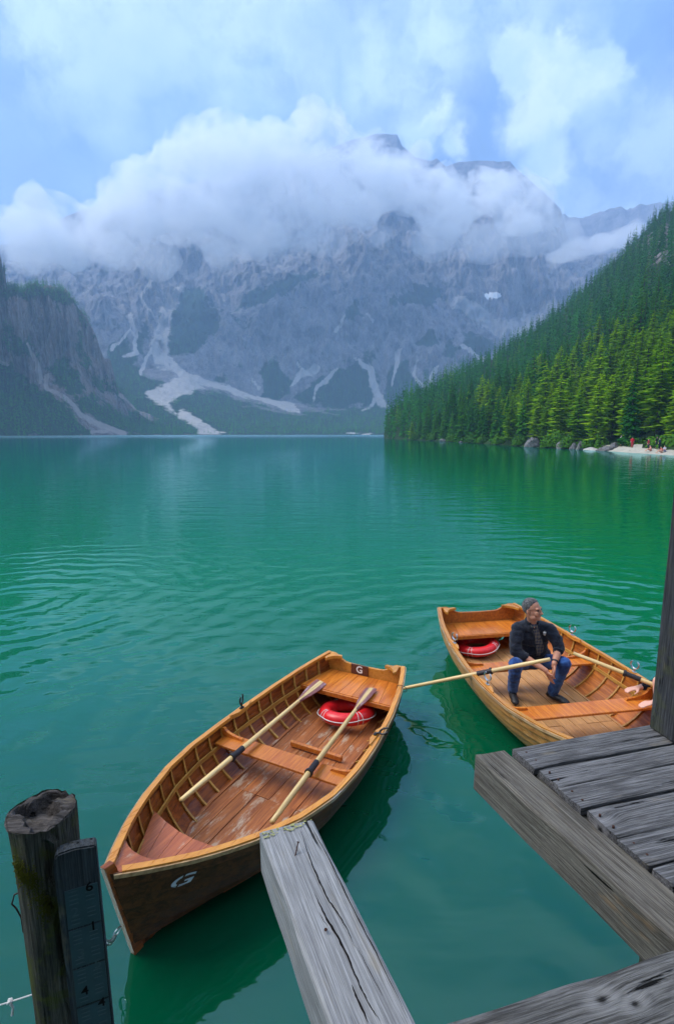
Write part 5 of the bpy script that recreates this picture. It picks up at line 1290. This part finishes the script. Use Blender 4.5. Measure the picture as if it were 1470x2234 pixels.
bmj = bmesh.new(); bmj.from_mesh(jk); on_jacket.bv = BVHTree.FromBMesh(bmj)
rows = [(1359, 1153, 1171), (1366, 1157, 1172), (1376, 1163, 1175), (1388, 1166, 1179), (1400, 1167, 1183), (1412, 1168, 1186), (1422, 1170, 1184), (1430, 1171, 1177)]
V, Fc = [], []; cols = 5
for y, xa, xb in rows:
    for j in range(cols):
        p = on_jacket(xa + (xb - xa) * j / (cols - 1), y, .011)
        V.append(p if p is not None else V[-1])
for i in range(len(rows) - 1):
    for j in range(cols - 1): Fc.append((i * cols + j, i * cols + j + 1, (i + 1) * cols + j + 1, (i + 1) * cols + j))
link('shirt', pydata('shirt', V, Fc), M_PLAID, man, smooth=True)
vp = [on_jacket(x, y, .007) for x, y in ((1158, 1357), (1162, 1364), (1165, 1371), (1168, 1364), (1170, 1358))]
link('neckline', pydata('neckline', [v for v in vp if v is not None], [tuple(range(len([v for v in vp if v is not None])))]), M_SKIN, man)
for k_ in (0, 1):
    pts = [on_jacket(r_[1 + k_] + (.8 if k_ else -.8), r_[0], .004) for r_ in rows]; pts = [p for p in pts if p is not None]
    link('jacket_edge', tube_mesh('jacket_edge', pts, .007, 6), M_JACKET, jo, smooth=True)
# small white emblem on the chest
for (ex, ey, w_, h_, rot_) in [(1185.2, 1380.2, 1.2, 2.4, -.5), (1187.3, 1379.2, 1.2, 2.8, 0), (1189.2, 1380.6, 1.2, 2.4, .5), (1187.2, 1384.0, 3.4, .7, .15), (1187.4, 1385.8, 2.4, .7, .15)]:
    vs = []
    for q in [6.283 * i / 8 for i in range(8)]:
        x, y = math.cos(q) * w_, math.sin(q) * h_; x, y = x * math.cos(rot_) - y * math.sin(rot_), x * math.sin(rot_) + y * math.cos(rot_); p = on_jacket(ex + x, ey + y, .004)
        if p is not None: vs.append(p)
    if len(vs) > 3: link('emblem', pydata('emblem', vs, [tuple(range(len(vs)))]), M_WHITE, jo)
jn = blobmesh('jeans', [('ell', pel + Vector((0, -.01, -.005)), (.185, .15, .11), I3),
    ('limb', [hL, hL.lerp(kL, .5), kL, kL.lerp(anL, .35) + Vector((0, .0, 0)), anL.lerp(kL, .08)], [.105, .092, .078, .072, .060]),
    ('limb', [hR, hR.lerp(kR, .5), kR, kR.lerp(anR, .35), anR.lerp(kR, .08)], [.105, .092, .080, .074, .062])], .012, 2)
n = len(jn.vertices); co = np.empty(n * 3, np.float32); jn.vertices.foreach_get('co', co); co = co.reshape(-1, 3); no = np.empty(n * 3, np.float32); jn.vertices.foreach_get('normal', no); no = no.reshape(-1, 3)
co += no * ((fbm(co[:, 0] * 16, co[:, 1] * 16, co[:, 2] * 24, 3, 3) - .5) * .022)[:, None]; jn.vertices.foreach_set('co', co.ravel()); jn.update()
link('jeans', jn, M_JEANS, man, smooth=True)
for an, dr in ((anL, Vector((-.12, -1, 0))), (anR, Vector((.62, -.78, 0)))):
    dr.normalize(); fl = Vector((an.x, an.y, .098)); yax = Vector((-dr.y, dr.x, 0)); M3 = Matrix((dr, yax, Vector((0, 0, 1)))).transposed()
    sh = blobmesh('shoe', [('limb', [an + Vector((0, 0, .0)), fl + dr * -.02 + Vector((0, 0, .02))], [.048, .044]), ('ell', fl + dr * .06 + Vector((0, 0, .012)), (.135, .046, .040), M3), ('ell', fl + dr * .15 + Vector((0, 0, .0)), (.065, .047, .032), M3)], .008, 2)
    link('shoe', sh, M_SHOE, man, smooth=True)
# hair, eyes, mouth, spectacles, watch
def ell_mesh(name, ctr, r, M3, sub=3, disp=0.0, cut=None):
    bm = bmesh.new(); vs = bmesh.ops.create_icosphere(bm, subdivisions=sub, radius=1)['verts']
    for v in vs:
        l_ = Vector((v.co.x * r[0], v.co.y * r[1], v.co.z * r[2])); l_ *= 1 + disp * mnoise.noise(l_ * 60); v.co = ctr + M3 @ l_
    return bm_mesh(name, bm)
def hair_mesh(W_, sc_=1.0):
    bm = bmesh.new(); vs = bmesh.ops.create_icosphere(bm, subdivisions=5, radius=1)['verts']
    for v in vs:
        n_ = v.co.copy(); a, b, c_ = -.012 + n_.x * .094, n_.y * .076, .025 + n_.z * .092
        th = float(np.interp(a, [-.1, -.03, -.005, .02, .05, .085], [-.07, -.05, .005, .055, .092, .13])) + .012 * mnoise.noise(n_ * 6)
        k = .93 + .125 * float(sstep(np.array(c_ - th), -.006, .010)) + .035 * float(sstep(np.array(c_), .05, .12)); k += (mnoise.noise(n_ * 9) * .012 + mnoise.noise(Vector((n_.x * 12, n_.y * 55, n_.z * 16))) * .014) * (k > 1)
        v.co = W_(-.012 + n_.x * .094 * k, n_.y * .076 * k, .025 + n_.z * .092 * k)
    return bm_mesh('hair', bm)
link('hair', hair_mesh(HW), M_HAIR, man, smooth=True)
for sd_ in (1, -1):
    link('eye', ell_mesh('eye', HW(.086, .030 * sd_, .006), (.009, .013, .0075), HM, 2), M_EYE, man, smooth=True)
link('mouth', ell_mesh('mouth', HW(.094, 0, -.060), (.006, .022, .005), HM, 2), M_LIP, man, smooth=True)
bm = bmesh.new()
for sd_ in (1, -1):
    add_tube(bm, [HW(.106 - .012 * abs(math.cos(q)) * (1 if math.cos(q) > 0 else .2), .032 * sd_ + .024 * math.cos(q) * sd_, .004 + .017 * math.sin(q)) for q in [6.283185 * i / 16 for i in range(17)]], .0014, 5)
    add_tube(bm, [HW(.096, .056 * sd_, .010), HW(.05, .076 * sd_, .012), HW(-.005, .084 * sd_, .010)], .0022, 5)
add_tube(bm, [HW(.110, .008, .008), HW(.114, 0, .011), HW(.110, -.008, .008)], .0022, 5)
link('spectacles', bm_mesh('spectacles', bm), M_GLASS, man)
c0 = wrR.lerp(elR, .10); link('watch', tube_mesh('watch', [c0, c0.lerp(elR, .10)], .035, 12), M_LEATHER, man)

def settle(root):
    for c_ in root.children: c_.location = c_.location - root.location
settle(man)
# ---- second person, mostly hidden behind the dock post, hands on the boat's rail
landing = empty('landing_stage', (4.0, 4.75, .3), label='low wooden landing stage behind the dock post', cat='landing stage'); bpy.context.view_layer.update()
for k_ in range(4):
    lb = board('plank', (3.58 + k_ * .2, 3.9, .36), (3.58 + k_ * .2, 5.5, .36), .19, .05, M_GREY, seed=60 + k_, segs=6); child(lb, landing)
for y_ in (4.1, 5.3): child(link('pile', tube_mesh('pile', [(3.9, y_, -.9), (3.9, y_, .32)], .08, 10), M_LOG), landing)
kid = empty('person', (3.8, 4.9, .36), label='bare kneed person in black sleeves leaning on the boat rail behind the dock post', cat='person')
pz = Vector((3.80, 4.95, .50)); cz = Vector((3.72, 5.02, .85)); nz_ = Vector((3.66, 5.06, 1.06)); hz_ = Vector((3.62, 5.06, 1.22))
h1 = aty(1392, 1500, 5.22); h2 = aty(1424, 1533, 4.95); s1, s2 = cz + Vector((-.02, .19, .14)), cz + Vector((-.02, -.17, .14)); e1 = aty(1432, 1492, 5.25); e2 = Vector((3.52, 4.90, .74)); kn1 = aty(1440, 1490, 5.02); kn2 = Vector((3.45, 4.72, .70))
kp, KM, KW = build_head(hz_, (-1, .1, -.1), (0, 0, 1), .98)
kb_ = kp + [('limb', [nz_, hz_ + Vector((0, 0, -.05))], [.05, .05]), ('limb', [nz_, cz, pz], [.09, .13, .15]), ('limb', [s2, nz_ + Vector((0, 0, -.05)), s1], [.06, .07, .06]), ('limb', [s1, e1, h1], [.05, .042, .028]), ('limb', [s2, e2, h2], [.05, .040, .028]),
    ('limb', [pz + Vector((0, .1, 0)), kn1, kn1 + Vector((.02, -.02, -.42))], [.10, .075, .045]), ('limb', [pz + Vector((0, -.1, 0)), kn2, Vector((3.47, 4.72, .40))], [.10, .07, .045])]
kb_ += hand_parts(h1, Vector((-1, -.15, -.12)), -1, .95, .3, .25, (0, 0, -1)) + hand_parts(h2, Vector((-1, -.2, -.1)), 1, .95, .3, .25, (0, 0, -1))
link('body', blobmesh('body', kb_, .009, 1), M_SKIN2, kid, smooth=True)
kt = link('shirt', blobmesh('shirt', [('limb', [nz_ + Vector((0, 0, -.06)), cz, pz + Vector((0, 0, .05))], [.11, .155, .165]), ('limb', [s2, nz_ + Vector((0, 0, -.07)), s1], [.075, .08, .075]), ('limb', [s1, e1, e1.lerp(h1, .72)], [.07, .058, .042]), ('limb', [s2, e2.lerp(s2, .5)], [.07, .06])], .014, 2), M_JACKET, kid, smooth=True)
link('shorts', blobmesh('shorts', [('limb', [pz + Vector((0, .1, 0)), (pz + Vector((0, .1, 0))).lerp(kn1, .55)], [.125, .10]), ('limb', [pz + Vector((0, -.1, 0)), (pz + Vector((0, -.1, 0))).lerp(kn2, .55)], [.125, .10]), ('ell', pz, (.16, .18, .13), I3)], .014, 2), M_JEANS, kid, smooth=True)
link('hair', ell_mesh('hair', KW(-.028, 0, .038), (.098, .086, .10), KM, 3, .08), flat('brown_hair', (.06, .03, .015), .7, .3), kid, smooth=True)

settle(kid)
# ---- people on the beach
FIG = {}
def small_person(px, q, pose, shirt, trous, label, hscale=1.0):
    A = azel(px, 975)[0]; r_ = shr(A) + q; x, y = polar(A, r_); z = float(hill_z(np.array(A), np.array(r_)))
    o = empty('person', (x, y, z), random.random() * 6, label=label, cat='person'); s = hscale
    if pose == 'stand':
        B_ = [('limb', [(0, 0, 1.0), (0, 0, 1.25), (0, 0, 1.42)], [.12, .14, .10]), ('ell', (0, 0, 1.62), (.10, .08, .12), I3), ('limb', [(0, 0, 1.45), (0, 0, 1.55)], [.05, .05]), ('limb', [(0, .18, 1.40), (.02, .24, 1.12), (.08, .24, .88)], [.055, .045, .04]), ('limb', [(0, -.18, 1.40), (.02, -.24, 1.12), (.08, -.22, .88)], [.055, .045, .04]), ('limb', [(0, -.18, 1.4), (0, .18, 1.4)], [.06, .06]),
              ('limb', [(0, .09, .95), (.03, .10, .5), (0, .11, .06), (.12, .11, .05)], [.09, .06, .045, .04]), ('limb', [(0, -.09, .95), (-.04, -.10, .5), (-.10, -.11, .06), (.03, -.11, .05)], [.09, .06, .045, .04])]
        S_ = [('limb', [(0, 0, .98), (0, 0, 1.25), (0, 0, 1.40)], [.15, .165, .13]), ('limb', [(0, -.19, 1.39), (0, .19, 1.39)], [.075, .075]), ('limb', [(0, .2, 1.38), (.02, .25, 1.12)], [.07, .06]), ('limb', [(0, -.2, 1.38), (.02, -.25, 1.12)], [.07, .06])]
        T_ = [('limb', [(0, .09, .95), (.03, .10, .5), (0, .11, .15)], [.115, .08, .065]), ('limb', [(0, -.09, .95), (-.04, -.10, .5), (-.10, -.11, .15)], [.115, .08, .065])]
        hh = (0, 0, 1.66)
    else:
        B_ = [('limb', [(0, 0, .14), (.03, 0, .42), (.06, 0, .62)], [.14, .14, .10]), ('ell', (.10, 0, .80), (.10, .08, .12), I3), ('limb', [(.06, 0, .62), (.09, 0, .74)], [.05, .05]), ('limb', [(.05, .18, .58), (.16, .24, .36), (.36, .16, .34)], [.055, .045, .04]), ('limb', [(.05, -.18, .58), (.16, -.24, .36), (.36, -.16, .34)], [.055, .045, .04]), ('limb', [(.05, -.18, .58), (.05, .18, .58)], [.06, .06]),
              ('limb', [(0, .09, .12), (.40, .13, .42), (.66, .12, .06), (.78, .12, .05)], [.09, .06, .045, .04]), ('limb', [(0, -.09, .12), (.42, -.12, .38), (.72, -.12, .06), (.82, -.12, .05)], [.09, .06, .045, .04])]
        S_ = [('limb', [(0, 0, .16), (.03, 0, .42), (.055, 0, .58)], [.165, .165, .13]), ('limb', [(.05, -.19, .57), (.05, .19, .57)], [.075, .075])]
        T_ = [('limb', [(0, .09, .12), (.38, .13, .40)], [.115, .08]), ('limb', [(0, -.09, .12), (.40, -.12, .37)], [.115, .08])]
        hh = (.09, 0, .84)
    if pose not in FIG: FIG[pose] = (blobmesh('body', B_, .03, 1), blobmesh('shirt', S_, .035, 1), blobmesh('trousers', T_, .035, 1))
    link('body', FIG[pose][0], M_SKIN2, o, smooth=True); link('shirt', FIG[pose][1].copy(), flat('shirt_%s' % label.split()[1], shirt, .8, .2), o, smooth=True)
    link('trousers', FIG[pose][2].copy(), flat('trousers', trous, .8, .2), o, smooth=True); link('hair', ell_mesh('hair', Vector(hh) + Vector((-.02, 0, 0)), (.105, .09, .10), I3, 2), M_HAIR, o, smooth=True)
    o.scale = (s, s, s)
for a_ in [(1353, 6, 'stand', (.5, .46, .42), (.4, .38, .34), 'pale dressed walker leftmost on the beach'), (1377.5, 5, 'stand', (.62, .02, .04), (.45, .04, .05), 'walker in red standing on the pale beach'), (1413, 4, 'stand', (.25, .02, .03), (.03, .03, .04), 'darkred topped person standing among the beach group'),
           (1419, 3.2, 'sit', (.7, .25, .2), (.5, .2, .15), 'bather in pink sitting low on the beach'), (1431, 6, 'stand', (.02, .02, .03), (.03, .03, .05), 'person in black standing furthest up the beach'), (1437, 5, 'stand', (.03, .04, .08), (.02, .02, .03), 'navy jacketed person standing beside the one in black'),
           (1443, 2.5, 'sit', (.6, .1, .08), (.6, .35, .25), 'sunbather in orange sitting near the waterline'), (1450, 3.5, 'sit', (.55, .6, .75), (.3, .3, .5), 'person in light blue sitting at the right end')]:
    small_person(*a_)

# ================================================================== SHORE BOULDERS AND BUSHES
M_ROCK = rock_mat('boulder_rock', (0.07, 0.066, 0.062), (0.17, 0.16, 0.15), (0.03, 0.06, 0.015), (0.5, 0.47, 0.42), 60, .05)
def boulder(px, q, w, h_, seed, label, light=False):
    A = azel(px, 970)[0]; r_ = shr(A) + q; x, y = polar(A, r_); o_bm = bmesh.new(); vs = bmesh.ops.create_icosphere(o_bm, subdivisions=4, radius=1)['verts']
    rg = random.Random(seed); planes = [(Vector((rg.uniform(-1, 1), rg.uniform(-1, 1), rg.uniform(-.3, 1))).normalized(), rg.uniform(.55, .85)) for _ in range(9)]
    for v in vs:
        for nn, dd in planes:
            k_ = v.co.dot(nn)
            if k_ > dd: v.co -= nn * (k_ - dd) * .9
        v.co *= 1 + .10 * mnoise.noise(v.co * 2.2 + Vector((seed, 0, 0))); v.co = Vector((v.co.x * w / 2, v.co.y * w / 2, (v.co.z + .35) * h_ / 1.15))
    me = bm_mesh('boulder', o_bm); n = len(me.vertices); attr(me, 'veg', np.full(n, -.3)); attr(me, 'scree', np.full(n, .8 if light else -1.)); attr(me, 'snow', np.zeros(n))
    o = link('boulder', me, M_ROCK, None, label=label, cat='boulder'); o.location = (x, y, -.1); o.rotation_euler = (0, 0, seed)
for a_ in [(1160, .5, 3.5, 2.2, 1, 'largest grey angular boulder at the waterline below the forest'), (1222, .5, 2.6, 1.8, 2, 'grey upright rock half covered by bushes right of the largest boulder'), (1250, .3, 1.6, 1.2, 3, 'dark narrow rock on the shore between two bushes'), (1265, .3, 1.8, 1.5, 4, 'reddish squat rock just left of the pale gravel spit'),
           (1290, .1, 3.0, .55, 5, 'pale flat gravel spit at the water edge', True), (1322, 1.5, 3.6, .9, 6, 'low grey rock heap at the left end of the beach'), (1340, 4, 2.2, 1.4, 7, 'rounded grey rock behind the left end of the beach'), (965, .3, 2.6, 1.0, 8, 'small pale rocks on the shore near the forest tip'), (1005, .2, 1.8, .6, 9, 'tiny pale stone on the shore right of the forest tip'), (1375, 3, .9, .5, 10, 'tiny stone in the middle of the beach line'), (1396, 3, .8, .4, 11, 'flat stone beside the people on the beach')]:
    boulder(*a_)
def bush(px, q, w, h_, seed, label):
    A = azel(px, 970)[0]; r_ = shr(A) + q; x, y = polar(A, r_); rg = np.random.default_rng(seed); n = 520
    u = rg.normal(size=(n, 3)); u /= np.linalg.norm(u, axis=1)[:, None]; u[:, 2] = np.abs(u[:, 2]); rad_ = rg.uniform(.55, 1.0, n)[:, None] * (1 + .3 * np.sin(u[:, :1] * 5 + seed) * np.cos(u[:, 1:2] * 4))
    c = u * rad_ * np.array([w / 2, w / 2, h_]); V = []; s_ = w * .065
    t1 = rg.normal(size=(n, 3)); t1 /= np.linalg.norm(t1, axis=1)[:, None]; t2 = np.cross(t1, u); V = np.stack([c + t1 * s_, c + t2 * s_ * .8, c - t1 * s_, c - t2 * s_ * .8], 1).reshape(-1, 3)
    me = npmesh('foliage', V, np.arange(4 * n).reshape(-1, 4)); me.materials.append(M_BUSH)
    o = empty('bush', (x, y, .3), label=label, cat='bush', group='bushes along the right shore')
    link('foliage', me, None, o); link('stem', tube_mesh('stem', [(0, 0, -.5), (.05, 0, h_ * .6)], [.09, .03], 5), M_BARK, o)
for i, (px, q, w, h_, lb) in enumerate([(905, 1, 5, 2.6, 'low bush at the far forest tip'), (940, 1, 5, 3.0, 'round bush near the forest tip'), (985, 1, 4, 2.4, 'bush left of the tiny pale stone'), (1030, 1, 5, 2.8, 'wide bright bush under the middle spruces'), (1050, 1, 4, 2.2, 'small bush under the middle spruces'), (1085, 1, 4, 2.4, 'bush left of the largest boulder by some metres'), (1128, 1, 3.6, 2.2, 'bright bush touching the left of the largest boulder'),
        (1196, 1, 4.2, 2.0, 'spreading bush right of the largest boulder'), (1212, 2.5, 4.2, 3.6, 'tall bush above the upright rock'), (1238, 1.2, 3.5, 2.6, 'bush leaning over the upright rock'), (1275, 2, 3, 1.8, 'small dark bush behind the squat rock'), (1293, 4, 3.6, 2.6, 'bright bush behind the gravel spit'), (1308, 4, 3, 2.4, 'second bright bush behind the gravel spit'), (1385, 9, 4.5, 2.2, 'bush behind the walker in red'), (1440, 9, 4.5, 2.6, 'bush behind the group on the beach'), (1462, 10, 5, 3, 'bush at the right end of the beach')]):
    bush(px, q, w, h_, 500 + i, lb)

# ================================================================== BOATHOUSE BEHIND THE VIEWER (shades the near side of things, as in the place)
M_HOUSE = weathered('boathouse_boards', (0.03, 0.022, 0.016), (0.10, 0.075, 0.055), knots=False)
bh = empty('boathouse', (0, -2.5, 1.3), label='dark timber boathouse standing on the dock behind the viewer', cat='boathouse')
bm = bmesh.new()
for i in range(34): add_box(bm, (-5.1 + i * .305, 1.55 + (.012 if i % 2 else 0), 1.75), (.30, .03, 3.3), .004)
link('wall', bm_mesh('wall', bm), M_HOUSE, bh, kind='stuff')
bm = bmesh.new(); add_box(bm, (0, 1.3, 3.75), (11.5, 4.0, .12), .01, rot=Matrix.Rotation(R(-32), 3, 'X')); link('roof', bm_mesh('roof', bm), M_HOUSE, bh)
bm = bmesh.new(); add_box(bm, (0, .9, -.03), (10.6, 1.3, .12), .01); link('deck', bm_mesh('deck', bm), M_GREY, bh)
